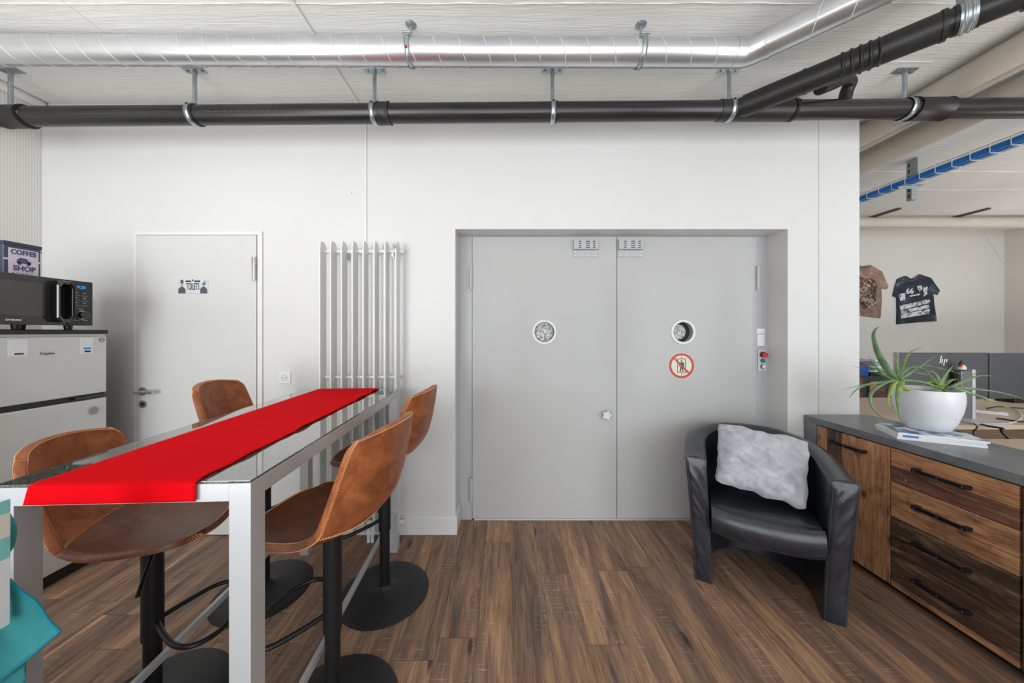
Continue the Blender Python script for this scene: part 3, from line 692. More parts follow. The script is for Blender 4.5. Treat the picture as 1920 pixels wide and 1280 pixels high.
def duct_clamp(root, x, tilt):
    z = dz_at(x)
    b_ = MB(); R = DR + .0045
    rings = []
    for side in (-.011, .011):
        rings.append([(x + side + tilt * math.sin(2 * PI * k / 48) * 0, DY + R * math.cos(2 * PI * k / 48), z + R * math.sin(2 * PI * k / 48)) for k in range(48)])
    A = [b_.b.verts.new(p_) for p_ in rings[0]]; B = [b_.b.verts.new(p_) for p_ in rings[1]]
    for k in range(48): b_.b.faces.new((A[k], A[(k + 1) % 48], B[(k + 1) % 48], B[k]))
    b_.build('band', 'zinc', root, smooth=60, solid=.003)
    MB().cyl((x + .004, DY - .0, CZ), (x + .004, DY, CZ - .012), .028, 28, r1=.012).cyl((x + .004, DY, CZ - .01), (x + .004, DY, z + DR), .006, 12).build('ceiling_disc', 'zinc', root, smooth=40, bevel=.001)
    MB().box(x - .016, x + .016, DY - .062, DY - .038, z + DR - .028, z + DR - .014).cyl((x - .022, DY - .062, z + DR - .02), (x + .022, DY - .062, z + DR - .02), .007, 10).build('clamp_screw', 'zinc', root, bevel=.001)
duct_clamp(cp, -.475, .0)
MB().cyl((-.478, DY - DR - .0075, 2.715), (-.474, DY - DR - .0065, 2.708), .006, 12).build('red_sticker', 'sign_red', cp)
cp2 = thing('duct_clamp', 'zinc band clamp with round ceiling disc, holding the duct right of centre', 'pipe clamp', (.67, DY, CZ))
duct_clamp(cp2, .67, .0)

PY = 1.90; PR = .0525
def pz(x): return 2.630 + .0085 * x
pp = thing('black_drain_pipe', 'long black plastic drain pipe running the width of the room below the ceiling', 'pipe', (0, PY, 2.57))
MB().cyl((XL + .001, PY, pz(XL)), (5.6, PY, pz(5.6)), PR, 48).build('pipe_tube', 'hdpe', pp, smooth=50)
def collar(root, x, w, dr, name='coupling_sleeve'):
    pts_ = [(x, PY, pz(x)), (x + .006, PY, pz(x)), (x + .010, PY, pz(x)), (x + w / 2, PY, pz(x)), (x + w - .01, PY, pz(x + w)), (x + w - .006, PY, pz(x + w)), (x + w, PY, pz(x + w))]
    rr = [PR + dr + .003, PR + dr + .003, PR + dr, PR + dr + .001, PR + dr, PR + dr + .003, PR + dr + .003]
    MB().tube(pts_, rr, 48).build(name, 'hdpe_fit', root, smooth=50)
collar(pp, -2.93, .14, .007); collar(pp, -2.80, .02, .004); collar(pp, -.738, .065, .006); collar(pp, 2.37, .20, .006); collar(pp, 1.66, .02, .004)
for (xa, xb, ang) in ((-2.55, -2.02, -.35), (-1.7, -.85, -.25), (-.65, -.15, 1.1), (.20, .7, 1.15), (1.80, 2.3, -.1), (2.75, 3.3, -.35)):
    n = 60; st = MB()
    for k in range(n):
        if k % 3 == 2: continue
        x_ = xa + (xb - xa) * k / n; x2 = xa + (xb - xa) * (k + .7) / n
        y_ = PY - (PR + .0004) * math.cos(ang); z_ = (PR + .0004) * math.sin(ang)
        st.cyl((x_, y_, pz(x_) + z_), (x2, y_, pz(x2) + z_), .0011, 4)
    st.build('printed_stripe', 'yellow_print', pp)
# fitting: wye + branch running up right toward the camera
br = Vector((.70, -.655, .022)).normalized(); b0 = Vector((1.33, PY, pz(1.33)))
be = b0 + br * 1.32
bp = MB().tube([b0 + br * .03, b0 + br * .5, b0 + br * 1.2, b0 + br * 1.29, be + Vector((.02, -.06, 0)), be + Vector((.025, -.14, 0)), Vector((be.x + .025, WINY + .001, be.z))], PR, 48)
brt = thing('black_branch_pipe', 'black plastic branch pipe rising diagonally from the drain toward the top right', 'pipe', b0)
bp.build('pipe_tube', 'hdpe', brt, smooth=50)
MB().tube([b0 - Vector((.09, 0, 0)), b0 + Vector((.0, 0, 0)), b0 + Vector((.32, 0, 0))], PR + .004, 48).build('wye_body', 'hdpe_fit', pp, smooth=50)
w_ = MB().tube([b0 + br * .05, b0 + br * .31], PR + .005, 48)
w_.tube([b0 + br * .30, b0 + br * .315], PR + .008, 48)
w_.build('wye_branch', 'hdpe_fit', brt, smooth=50)
rb = MB()
L0 = .40; pl, rl = [], []
for k in range(36):
    pl.append(b0 + br * (L0 + k * .005)); rl.append(PR + .004 + (.006 if (k % 6) in (2, 3) and 3 < k < 33 else 0))
rb.tube([b0 + br * .31, b0 + br * L0], PR + .004, 48); rb.tube(pl, rl, 48); rb.tube([b0 + br * .575, b0 + br * .74], PR + .005, 48); rb.tube([b0 + br * .735, b0 + br * .75], PR + .009, 48)
rb.build('ribbed_sleeve', 'hdpe_fit', brt, smooth=30)
rb2 = MB().tube([b0 + br * .935, b0 + br * .950], PR + .009, 48).build('coupling_ring', 'hdpe_fit', brt, smooth=50)
# small elbow linking branch and main
el = smoothpts([P(1583, 190, 1.90), P(1588, 170, 1.89), P(1594, 154, 1.865), P(1583, 148, 1.83), P(1562, 157, 1.79), P(1538, 166, 1.755)], 7)
MB().tube(el, .031, 24).build('elbow', 'hdpe_fit', brt, smooth=60)
# hangers on the main pipe
def hanger(x, label):
    h = thing('pipe_hanger', label, 'pipe hanger', (x, PY, CZ), group='zinc hangers of the black drain pipe')
    z = pz(x)
    MB().box(x - .06, x + .06, PY - .022, PY + .022, CZ - .006, CZ - .0005).build('ceiling_plate', 'zinc', h, bevel=.001)
    bl = MB()
    for q in (-.042, .042): bl.cyl((x + q, PY, CZ - .006), (x + q, PY, CZ - .014), .010, 6)
    bl.cyl((x, PY, CZ - .006), (x, PY, CZ - .026), .013, 6)
    bl.build('bolts', 'zinc', h)
    MB().cyl((x, PY, CZ - .02), (x, PY, z + PR), .0105, 16).build('rod', 'zinc', h, smooth=40)
    rg = MB(); R = PR + .006; A, B = [], []
    for k in range(48):
        a = 2 * PI * k / 48; A.append(rg.b.verts.new((x - .013, PY + R * math.cos(a), z + R * math.sin(a)))); B.append(rg.b.verts.new((x + .013, PY + R * math.cos(a), z + R * math.sin(a))))
    for k in range(48): rg.b.faces.new((A[k], A[(k + 1) % 48], B[(k + 1) % 48], B[k]))
    rg.build('ring', 'zinc', h, smooth=60, solid=.003)
    MB().tube([(x + .013, PY, z), (x + .026, PY, z)], PR + .0045, 48).build('rubber_lining', 'blk_plastic', h, smooth=40)
    MB().box(x - .006, x + .006, PY - R * .8 - .006, PY - R * .8 + .002, z + R * .62 - .003, z + R * .62 + .003).build('slot', 'blk_plastic', h)
for i, (x, lb) in enumerate(((-2.89, 'zinc pipe hanger at the far left end of the black drain pipe'), (-1.815, 'zinc pipe hanger second from the left on the black drain pipe'),
        (-.765, 'zinc pipe hanger left of the door recess, beside a black coupling sleeve'), (.273, 'zinc pipe hanger on the black pipe above the grey double door'),
        (1.305, 'zinc pipe hanger just left of the black pipe branching'), (2.33, 'zinc pipe hanger on the black pipe right of the branch, over the corner'))):
    hanger(x, lb)
# clamp on the branch
hb = thing('pipe_hanger', 'large ribbed zinc clamp around the diagonal black branch pipe at top right', 'pipe hanger', b0 + br * .80)
cb = b0 + br * .80
rg = MB(); rr = []; pl = []
for k in range(13): pl.append(cb + br * (-.022 + k * .0037)); rr.append(PR + .006 + (.004 if k in (3, 4, 8, 9) else 0))
rg.tube(pl, rr, 48); rg.build('ring', 'zinc', hb, smooth=40)
MB().tube([cb - br * .034, cb + br * .034], PR + .004, 48).build('rubber_lining', 'blk_plastic', hb, smooth=40)
MB().box(cb.x - .018, cb.x + .018, cb.y - .018, cb.y + .018, cb.z + PR + .004, CZ).build('rod', 'zinc', hb, bevel=.002)
MB().box(cb.x - .012, cb.x + .012, cb.y - PR * .86 - .008, cb.y - PR * .86 + .004, cb.z + PR * .55 - .004, cb.z + PR * .55 + .004).build('slot', 'blk_plastic', hb)

# greige pipes along the ceiling on the right
for (x, z, r_, lb) in ((3.06, 2.785, .078, 'thick greige painted pipe along the ceiling, rightmost of three, nearest the cable tray'),
                       (2.845, 2.832, .036, 'thin greige painted pipe along the ceiling between the two thick ones'),
                       (2.63, 2.795, .072, 'thick greige painted pipe along the ceiling, leftmost of three, nearest the wall end')):
    tag(MB().cyl((x, WINY, z), (x, FY - .001 if x > 3 else FY - .35, z), r_, 32).build('ceiling_pipe', 'pipe_white', smooth=50), lb, 'pipe', 'painted pipes along the ceiling')
tr = thing('wall_pipe', 'greige painted pipe crossing the far wall just below the ceiling', 'pipe', (5, 4.35, 2.72))
MB().cyl((2.42, 4.28, 2.785), (XR - .001, 4.28, 2.785), .068, 32).build('pipe_tube', 'pipe_white', tr, smooth=50)
for k, (xa, xb) in enumerate(((5.05, 5.35), (6.0, 6.12))):
    MB().tube(smoothpts([(xa, 4.28, 2.856), (xa + (xb - xa) * .5, 4.213, 2.80), (xb, 4.24, 2.73)], 8), .003, 6).build('cable', 'white_pl', tr, smooth=60)
for x_, lb in ((4.85, 'dark steel bracket on the ceiling over the far pipe, nearer the wall end'), (5.95, 'dark steel bracket on the ceiling over the far pipe, nearer the room corner')):
    k_ = thing('pipe_bracket', lb, 'bracket', (x_, 4.1, CZ))
    MB().box(x_ - .02, x_ + .02, 4.00, 4.34, CZ - .022, CZ - .0005).build('rail', 'zinc', k_, bevel=.002)
    k_.children[0].data.materials[0] = plain('dark_bracket_steel', rgb(96, 94, 88), .5, .5)
    MB().cyl((x_, 4.28, CZ - .02), (x_, 4.28, 2.85), .007, 10).build('rod', 'zinc', k_)

# cable tray
TX0, TX1, TZ0, TZ1 = 3.50, 3.575, 2.645, 2.706
ct = thing('cable_tray', 'wire mesh cable tray filled with blue cables, hung from the ceiling', 'cable tray', (3.53, 3, 2.64))
w_ = MB(); R_ = .0028
for (x, z) in ((TX0, TZ1), (TX0, (TZ0 + TZ1) / 2 + .008), (TX0, TZ0), (TX1, TZ0), (TX1, TZ1), ((TX0 + TX1) / 2, TZ0)): w_.cyl((x, 0.5, z), (x, FY - .05, z), R_, 8)
w_.build('long_wires', 'zinc', ct, smooth=60)
for k in range(44):
    yy = .55 + k * .1
    MB().tube([(TX0 - R_, yy, TZ1 + .002), (TX0 - R_, yy, TZ0 - R_ + .003), (TX0 + .004, yy, TZ0 - R_), (TX1 - .004, yy, TZ0 - R_), (TX1 + R_, yy, TZ0 + .004), (TX1 + R_, yy, TZ1)], R_, 6).build('cross_wire', 'white_pl', ct, smooth=60)
cb_ = MB(); random.seed(5)
for k in range(14):
    x = TX0 + .009 + (k % 5) * .013; z = TZ0 + .010 + (k // 5) * .016
    cb_.tube([(x + .002 * math.sin(j * 1.3 + k), .5 + j * .4, z + .002 * math.cos(j + k)) for j in range(12)], .0085, 8)
cb_.build('blue_cables', 'blue', ct, smooth=60)
bk = thing('tray_bracket', 'slotted zinc strut and arm holding the blue cable tray', 'bracket', (3.6, 2.9, CZ))
MB().box(3.595, 3.640, 2.88, 2.92, 2.52, CZ - .0005).build('strut', 'zinc', bk, bevel=.002)
MB().box(3.595, 3.601, 2.84, 2.88, 2.70, CZ - .0005).build('strut_flange', 'zinc', bk)
sl = MB()
for k in range(6): sl.box(3.5935, 3.595, 2.895, 2.905, 2.54 + k * .055, 2.575 + k * .055)
sl.build('slot', 'blk_plastic', bk)
MB().box(3.47, 3.64, 2.875, 2.879, 2.615, 2.635).box(3.47, 3.640, 2.83, 2.875, 2.631, 2.6355).build('arm', 'zinc', bk, bevel=.001)

# ------------------------------------------------------------------ fridge, microwave, tin
FX = -2.39
fr = thing('fridge_freezer', 'silver top-freezer refrigerator against the left wall, black gasket line between its doors', 'refrigerator', (-2.7, 1.62, 0))
y0, y1 = 1.32, 1.95
MB().box(FX - .60, FX - .05, y0 + .005, y1 - .005, .05, 1.325).build('cabinet', plain('fridge_grey', rgb(120, 120, 120), .5), fr, bevel=.006)
MB().box(FX - .62, FX + .006, y0 - .003, y1 + .003, 1.338, 1.362).build('top_panel', 'blk_plastic', fr, bevel=.004)
MB().box(FX - .05, FX - .012, y0, y1, 1.325, 1.338).build('top_strip', 'white_pl', fr)
f1 = MB().box(FX - .046, FX, y0, y1, .992, 1.324).build('freezer_door', 'steel', fr, bevel=.006)
f2 = MB().box(FX - .046, FX, y0, y1, .075, .962).build('fridge_door', 'steel', fr, bevel=.006)
MB().box(FX - .045, FX - .012, y0 + .004, y1 - .004, .962, .992).build('gasket', 'blk_plastic', fr)
MB().box(FX - .046, FX + .004, y1 - .10, y1 - .004, .970, .986).box(FX - .02, FX + .008, y1 - .15, y1 - .09, .972, .984).build('hinge_cover', 'blk_gloss', fr, bevel=.002)
MB().box(FX - .58, FX - .04, y0 + .02, y1 - .02, .0, .05).build('plinth', 'blk_plastic', fr)
def sticker(name, ya, yb, za, zb, mat, parent, x=FX): return MB().box(x, x + .0012, ya, yb, za, zb).build(name, mat, parent)
s1 = sticker('notice_sticker', 1.562, 1.626, 1.230, 1.312, 'paper', f1); sticker('dark_tab', 1.582, 1.612, 1.238, 1.246, 'sign_black', s1, FX + .0012)
s2 = sticker('notice_sticker', 1.828, 1.884, 1.225, 1.316, 'paper', f1); sticker('dark_tab', 1.846, 1.872, 1.234, 1.244, 'sign_black', s2, FX + .0012)
sticker('blue_tab', 1.842, 1.874, 1.252, 1.260, 'blue', s2, FX + .0012)
s3_ = sticker('name_label', 1.665, 1.728, 1.225, 1.250, plain('silver_label', rgb(205, 203, 196), .4), f1)
text('Frigelux', .017, (FX + .0016, 1.6965, 1.2375), (0, 1, 0), (0, 0, 1), 'sign_black', s3_)
annulus(MB(), (FX, 1.925, 1.303), (0, 1, 0), (0, 0, 1), (1, 0, 0), .0115, .0135, .001).build('round_sticker', 'sign_black', f1)
text('A++', .011, (FX + .0006, 1.925, 1.303), (0, 1, 0), (0, 0, 1), 'sign_black', f1)
tag(MB().cyl((FX + .0, 1.885, .895), (FX + .006, 1.885, .895), .022, 28).build('magnet', plain('grey_magnet', rgb(150, 150, 150), .4), bevel=.001, smooth=40), 'round grey magnet near the top of the lower fridge door', 'magnet')

MX = -2.347
mw = thing('microwave', 'black microwave oven with octagonal handle standing on the refrigerator', 'microwave', (-2.55, 1.60, 1.362))
my0, my1, mz0, mz1 = 1.335, 1.85, 1.385, 1.630
MB().box(MX - .36, MX - .022, my0 + .004, my1 - .004, mz0 + .004, mz1 - .003).build('casing', 'blk_plastic', mw, bevel=.008)
for (xx, yy) in ((MX - .06, my0 + .06), (MX - .06, my1 - .06), (MX - .06, 1.60), (MX - .32, my0 + .06), (MX - .32, my1 - .06)):
    MB().cyl((xx, yy, 1.362), (xx, yy, mz0 + .006), .014, 16, r1=.018).build('foot', 'blk_plastic', mw, smooth=40)
md = MB().box(MX - .022, MX - .001, my0, 1.742, mz0, mz1).build('door', 'mw_glass', mw, bevel=.003)
MB().box(MX - .001, MX + .0002, my0 + .03, 1.66, mz0 + .045, mz1 - .035).build('door_window', plain('microwave_window', rgb(70, 69, 66), .12), md)
text('SAMSUNG', .0100, (MX + .0006, 1.552, mz0 + .022), (0, 1, 0), (0, 0, 1), 'paper', md, bold=.0004, sx=1.1)
pn = MB().box(MX - .022, MX, 1.744, my1, mz0, mz1).build('control_panel', 'blk_gloss', mw, bevel=.003)
pn.data.materials[0] = plain('dark_panel', rgb(36, 35, 34), .2)
text('9:20', .021, (MX + .0008, 1.797, 1.595), (0, 1, 0), (0, 0, 1), 'led', pn, name='clock_digits', shear=.2)
bt = MB(); random.seed(2)
for r_ in range(6):
    for c2 in range(2):
        yy = 1.765 + c2 * .036; zz = 1.562 - r_ * .0135
        if r_ % 2: bt.box(MX, MX + .0006, yy, yy + .027, zz, zz + .0016)
        else: bt.box(MX, MX + .0006, yy + .006, yy + .018, zz, zz + .0045)
bt.build('key_legend', plain('grey_print', rgb(170, 170, 168), .5), pn); bt = MB()
for yy in (1.768, 1.805): bt.box(MX, MX + .0006, yy, yy + .022, 1.412, 1.4145)
bt.build('dial_legend', bpy.data.materials['grey_print'], pn)
MB().box(MX, MX + .0006, 1.785, 1.806, 1.4745, 1.4775).build('dial_legend', bpy.data.materials['grey_print'], pn)
kk = MB().cyl((MX, 1.800, 1.443), (MX + .006, 1.800, 1.443), .024, 32).build('dial_ring', 'chrome', pn, smooth=40)
MB().cyl((MX + .006, 1.800, 1.443), (MX + .024, 1.800, 1.443), .021, 32).build('dial', 'blk_gloss', pn, smooth=40, bevel=.002)
# octagonal handle (frame)
out = [(-.019, -.108), (.019, -.108), (.036, -.085), (.036, .085), (.019, .108), (-.019, .108), (-.036, .085), (-.036, -.085)]
hm = MB(); ycn, zcn = 1.711, 1.508
inn = [(a * .60, b2 * .84) for a, b2 in out]
for lvl in (0,):
    R4 = []
    for (pl_, xx) in ((out, MX), (out, MX + .036), ([(a * .9, b2 * .97) for a, b2 in out], MX + .044), (inn, MX + .038), (inn, MX)):
        R4.append([hm.b.verts.new((xx, ycn + a, zcn + b2)) for a, b2 in pl_])
    for i in range(4):
        for k in range(8): hm.b.faces.new((R4[i][k], R4[i][(k + 1) % 8], R4[i + 1][(k + 1) % 8], R4[i + 1][k]))
hm.build('handle', 'blk_gloss', md, bevel=.003)

tn = thing('coffee_tin', 'dark blue tin lettered COFFEE SHOP with a truck picture, on the microwave', 'tin', (-2.47, 1.64, 1.627))
tx, ta, tb = -2.43, 1.575, 1.702
MB().box(tx - .09, tx, ta, tb, 1.6275, 1.790).build('body', plain('navy_tin', rgb(66, 72, 92), .35, .3), tn, bevel=.006)
MB().box(tx - .093, tx + .003, ta - .003, tb + .003, 1.775, 1.795).build('lid', plain('navy_lid', rgb(54, 60, 78), .35, .3), tn, bevel=.004)
MB().tube(smoothpts([(tx - .03, ta - .003, 1.78), (tx - .02, ta - .014, 1.785), (tx - .01, ta - .012, 1.775)], 5), .002, 6).tube(smoothpts([(tx - .03, tb + .003, 1.78), (tx - .02, tb + .012, 1.775), (tx - .01, tb + .010, 1.76)], 5), .002, 6).build('wire_clasp', 'zinc', tn)
lb = MB().box(tx, tx + .001, ta + .014, tb - .010, 1.633, 1.764).box(tx, tx + .0008, ta, tb, 1.704, 1.712).build('label_panel', plain('lilac_print', rgb(216, 205, 220), .5), tn)
cy = (ta + tb) / 2 + .002
text('COFFEE', .033, (tx + .0016, cy, 1.745), (0, 1, 0), (0, 0, 1), plain('navy_print', rgb(70, 76, 110), .5), lb, sx=.78, bold=.0010)
text('SHOP', .036, (tx + .0016, cy + .002, 1.667), (0, 1, 0), (0, 0, 1), bpy.data.materials['navy_print'], lb, sx=.85, bold=.0010)
trk = MB()
for poly in ([(-.024, 0), (.024, 0), (.025, .012), (.016, .015), (.010, .026), (-.012, .028), (-.020, .020), (-.024, .014)], circle(12, .007, -.015, -.001), circle(12, .007, .016, -.001)):
    trk.prism(poly, (tx + .001, cy, 1.693), (0, 1, 0), (0, 0, 1), (1, 0, 0), .0008)
trk.build('truck_print', bpy.data.materials['navy_print'], lb); trk = MB()
for k in range(5): trk.box(tx + .001, tx + .0016, cy - .04 + k * .016, cy - .032 + k * .016, 1.641 + .002 * (k % 2), 1.644 + .002 * (k % 2))
trk.build('ornament_line', bpy.data.materials['navy_print'], lb)

# ------------------------------------------------------------------ bar table
TL, TWd, TH = 1.265, .580, .995
RZ = math.radians(2.6)
NR = Vector((-.608, .776, 0))            # near right corner
ax_ = Vector((-math.sin(RZ), math.cos(RZ), 0)); bx_ = Vector((math.cos(RZ), math.sin(RZ), 0))
tc = NR - bx_ * TWd / 2 + ax_ * TL / 2
tb_ = thing('bar_table', 'tall aluminium bar table with a polished grey granite top', 'table', (tc.x, tc.y, 0), RZ)
hx_, hy_ = TWd / 2, TL / 2; LG = .050
for (q0, q1, q2, q3) in ((-hx_ + LG, hx_ - LG, -hy_, -hy_ + .048), (-hx_ + LG, hx_ - LG, hy_ - .048, hy_), (-hx_, -hx_ + .048, -hy_ + LG, hy_ - LG), (hx_ - .048, hx_, -hy_ + LG, hy_ - LG)):
    MB().box(q0, q1, q2, q3, TH - .048, TH - .006).build('frame_bar', 'alu', tb_, bevel=.0006, local=True)
for sx in (-1, 1):
    for sy in (-1, 1):
        a, b2 = (hx_ - LG, hx_) if sx > 0 else (-hx_, -hx_ + LG); c3, d3 = (hy_ - LG, hy_) if sy > 0 else (-hy_, -hy_ + LG)
        MB().box(a, b2, c3, d3, .0, TH - .006).build('leg', 'alu', tb_, bevel=.0006, local=True)
    x_ = sx * (hx_ - .025)
    MB().box(x_ - .008, x_ + .008, -hy_ + LG, hy_ - LG, .222, .247).build('side_rail', 'alu', tb_, bevel=.002, local=True)
MB().box(-hx_ + .002, hx_ - .002, -hy_ + .002, hy_ - .002, TH - .0058, TH).build('granite_top', 'granite', tb_, bevel=.001, local=True)
# red runner
rn = MB(); r0, r1 = -hx_ + .092, -hx_ + .460
def runner(u, v):
    s_ = v * (TL + .052)               # distance along from hanging near end
    x = r0 + (r1 - r0) * u
    if s_ < .050:
        y = -hy_ - .006; z = TH + .003 - (.050 - s_) * .92
        x += -.012 * (1 - s_ / .05) * (1 - u) if u < .5 else 0
    else:
        y = -hy_ + (s_ - .052); z = TH + .0022
        if s_ < .062: z = TH + .0025; y = max(y, -hy_ - .004)
    w = noise.noise(Vector((s_ * 6.0, u * 1.5, 3)))
    edge = max(0, (u - .80) / .20)
    if s_ > .06:
        z += abs(noise.noise(Vector((s_ * 11.0, 1.7, 0)))) * .010 * edge ** 2 + .0008 * abs(w)
        x += .003 * noise.noise(Vector((s_ * 8, u, 9))) * (1 if u > .5 else .6)
    return Vector((x, min(y, hy_ - .004), z))
rn.grid(runner, 30, 200)
rno = rn.build('table_runner', 'red', None, smooth=60, solid=.0016, local=True, soff=1.0)
rno.location = (tc.x, tc.y, 0); rno.rotation_euler = (0, 0, RZ)
tag(rno, 'bright red cloth runner lying lengthwise on the bar table', 'table runner')

# ------------------------------------------------------------------ bar stools
# local frame: +x towards the backrest, origin on the floor under the column; heights relative to seat level SL
SL = .70
Cc = [(-.225, .006), (-.19, -.004), (-.13, -.012), (-.05, -.018), (.03, -.014), (.10, .000), (.155, .030), (.195, .075), (.218, .130), (.232, .190), (.243, .250), (.250, .305), (.254, .345)]
Ec = [(-.190, .010), (-.165, .010), (-.12, .012), (-.06, .016), (.0, .020), (.055, .032), (.098, .060), (.118, .103), (.136, .153), (.154, .205), (.172, .257), (.187, .298), (.197, .320)]
Wc = [.150, .185, .205, .213, .215, .215, .214, .212, .209, .206, .202, .195, .176]
def cat(arr, t):
    n = len(arr) - 1; f = min(max(t, 0), .99999) * n; i = int(f); t_ = f - i
    g = lambda k: arr[min(max(k, 0), n)]
    p0, p1, p2, p3 = g(i - 1), g(i), g(i + 1), g(i + 2)
    fn = lambda a, b2, c3, d3: .5 * (2 * b2 + (c3 - a) * t_ + (2 * a - 5 * b2 + 4 * c3 - d3) * t_ * t_ + (3 * b2 - a - 3 * c3 + d3) * t_ ** 3)
    if isinstance(p1, tuple): return tuple(fn(*q) for q in zip(p0, p1, p2, p3))
    return fn(p0, p1, p2, p3)
def shell(u, t):
    """u in -1..1 across, t 0..1 from the seat's front lip to the top of the back"""
    c_ = cat(Cc, t); e = cat(Ec, t); w = cat(Wc, t)
    k = abs(u) ** 2.3
    if t < .08:   # rounded front corners
        k = abs(u) ** 3
    x = c_[0] + (e[0] - c_[0]) * k; z = c_[1] + (e[1] - c_[1]) * k
    return Vector((x, w * u, SL + z))
TS = .50        # seam between seat pan and back
def sseat(u, v):
    p_ = shell(u * 2 - 1, v * TS); return p_
st0 = thing('bar_stool', None, 'stool', (0, 0, 0))
pan = MB().grid(lambda u, v: shell(u * 2 - 1, v * TS), 28, 30).build('seat', 'seat_leather', st0, smooth=60, solid=.019, soff=0, local=True)
bck = MB().grid(lambda u, v: shell(u * 2 - 1, TS + v * (1 - TS)), 28, 30).build('backrest', 'tan_leather', st0, smooth=60, solid=.019, soff=0, local=True)
for o_ in (pan, bck):
    m_ = o_.modifiers.new('b', 'BEVEL'); m_.width = .006; m_.segments = 2; m_.limit_method = 'ANGLE'; m_.angle_limit = math.radians(50)
# zigzag stitching: runs along the rim (both sides, front lip, top) and across the fold
def nrm(u, t):
    e = .004; du_ = shell(u + e, t) - shell(u - e, t); dt_ = shell(u, t + e) - shell(u, t - e); return du_.cross(dt_).normalized()
def zig(path, amp_t, off, n, r_=.0011):
    out_ = []
    for k in range(n):
        u, t = path(k / (n - 1)); p_ = shell(u, t); out_.append((p_, nrm(u, t), u, t))
    pts_ = []
    for k, (p_, nn_, u, t) in enumerate(out_):
        sgn = 1 if k % 2 else -1
        q = shell(*amp_t(u, t, sgn)); pts_.append(q + nn_ * off)
    return pts_
def whip(path, n, ex_=1.0, hh=.0102, r_=.0011):
    out_ = []
    for k in range(n):
        u, t = path(k / (n - 1)); out_.append(shell(u, t) + nrm(max(-.99, min(.99, u)), max(.006, min(.994, t))) * (hh if k % 2 else -hh))
    return out_
for (nm_, r0_, r1_, par) in (('stitching', 0, TS, pan), ('stitching', TS, 1, bck)):
    for sg_ in (-1, 1):
        MB().tube(whip(lambda s_: (sg_ * .972, r0_ + s_ * (r1_ - r0_)), 100), .0015, 4).build(nm_, 'thread', par, local=True)
        for hv in (.0106, -.0106):
            MB().tube([shell(sg_ * (.955 + (.03 if k % 2 else 0)), r0_ + (r1_ - r0_) * k / 109) + nrm(sg_ * .955, max(.006, min(.994, r0_ + (r1_ - r0_) * k / 109))) * hv for k in range(110)], .0015, 4).build(nm_, 'thread', par, local=True)
for hv in (.0106, -.0106):
    MB().tube([shell(-.96 + 1.92 * k / 119, .012 + (.012 if k % 2 else 0)) + nrm(-.96 + 1.92 * k / 119, .02) * hv for k in range(120)], .0015, 4).build('stitching', 'thread', pan, local=True)
    MB().tube([shell(-.96 + 1.92 * k / 109, .978 + (.012 if k % 2 else 0)) + nrm(-.96 + 1.92 * k / 109, .98) * hv for k in range(110)], .0015, 4).build('stitching', 'thread', bck, local=True)
    MB().tube([shell(-.97 + 1.94 * k / 109, TS + (.006 if k % 2 else -.006)) + nrm(-.97 + 1.94 * k / 109, TS) * hv for k in range(110)], .0018, 4).build('stitching', 'thread', bck, local=True)
ZL = SL - .045
MB().cyl((0, 0, ZL - .012), (0, 0, ZL + .016), .034, 24, r1=.075).build('seat_plate', 'black_metal', st0, smooth=40, local=True)
MB().tube([(-.03, .05, ZL - .018), (-.06, .16, ZL - .03), (-.08, .24, ZL - .055)], .006, 10).build('height_lever', 'black_metal', st0, smooth=60, local=True)
MB().cyl((0, 0, .300), (0, 0, ZL - .01), .0300, 32).build('column_sleeve', 'black_metal', st0, smooth=40, local=True)
MB().cyl((0, 0, .03), (0, 0, .34), .0250, 32).build('column', 'black_metal', st0, smooth=40, local=True)
MB().lathe([(.222, 0), (.222, .004), (.218, .007), (.16, .011), (.09, .018), (.05, .028), (.032, .040), (.0285, .046)], 64).build('base', 'base_metal', st0, smooth=40, local=True)
fp = smoothpts([(-.022, .018, .355), (-.06, .07, .35), (-.12, .135, .345), (-.18, .150, .34), (-.235, .10, .335), (-.25, 0, .335), (-.235, -.10, .335), (-.18, -.150, .34), (-.12, -.135, .345), (-.06, -.07, .35), (-.022, -.018, .355)], 8)
MB().tube(fp, .0085, 12).build('footrest', 'black_metal', st0, smooth=60, local=True)
def put_stool(o_, x, y, rz, seat_z, label):
    o_.location = (x, y, 0); o_.rotation_euler = (0, 0, rz); o_['label'] = label; o_['group'] = 'tan leather bar stools at the bar table'
    dz = seat_z - SL
    for ch in kids(o_):
        nm = ch.name.split('.')[0]
        if nm in ('seat', 'backrest', 'seat_plate', 'height_lever', 'column_sleeve', 'footrest'):
            ch.location.z = dz if nm not in ('column_sleeve', 'footrest') else dz
        if nm == 'column': ch.location.z = min(dz, 0) * 0
stools = [st0] + [copy_tree(st0) for _ in range(3)]
put_stool(stools[0], -.606, 1.140, math.radians(-8), .712, 'tan leather bar stool at the near right of the table, seen from behind')
put_stool(stools[1], -.628, 1.690, math.radians(-4), .725, 'tan leather bar stool at the far right of the table, nearest the radiator')
put_stool(stools[2], -1.264, 1.165, math.radians(202), .660, 'tan leather bar stool at the near left of the table, beside the fridge')
put_stool(stools[3], -1.265, 1.705, math.radians(194), .757, 'tan leather bar stool at the far left, in front of the white door')

# ------------------------------------------------------------------ armchair
O = Vector((1.296, 1.632, 0)); ff0 = Vector((-.492, -.870, 0)); ss0 = Vector((.870, -.492, 0))
ach = thing('armchair', 'black leather tub armchair beside the wooden sideboard', 'armchair', O, math.atan2(ss0.y, ss0.x))
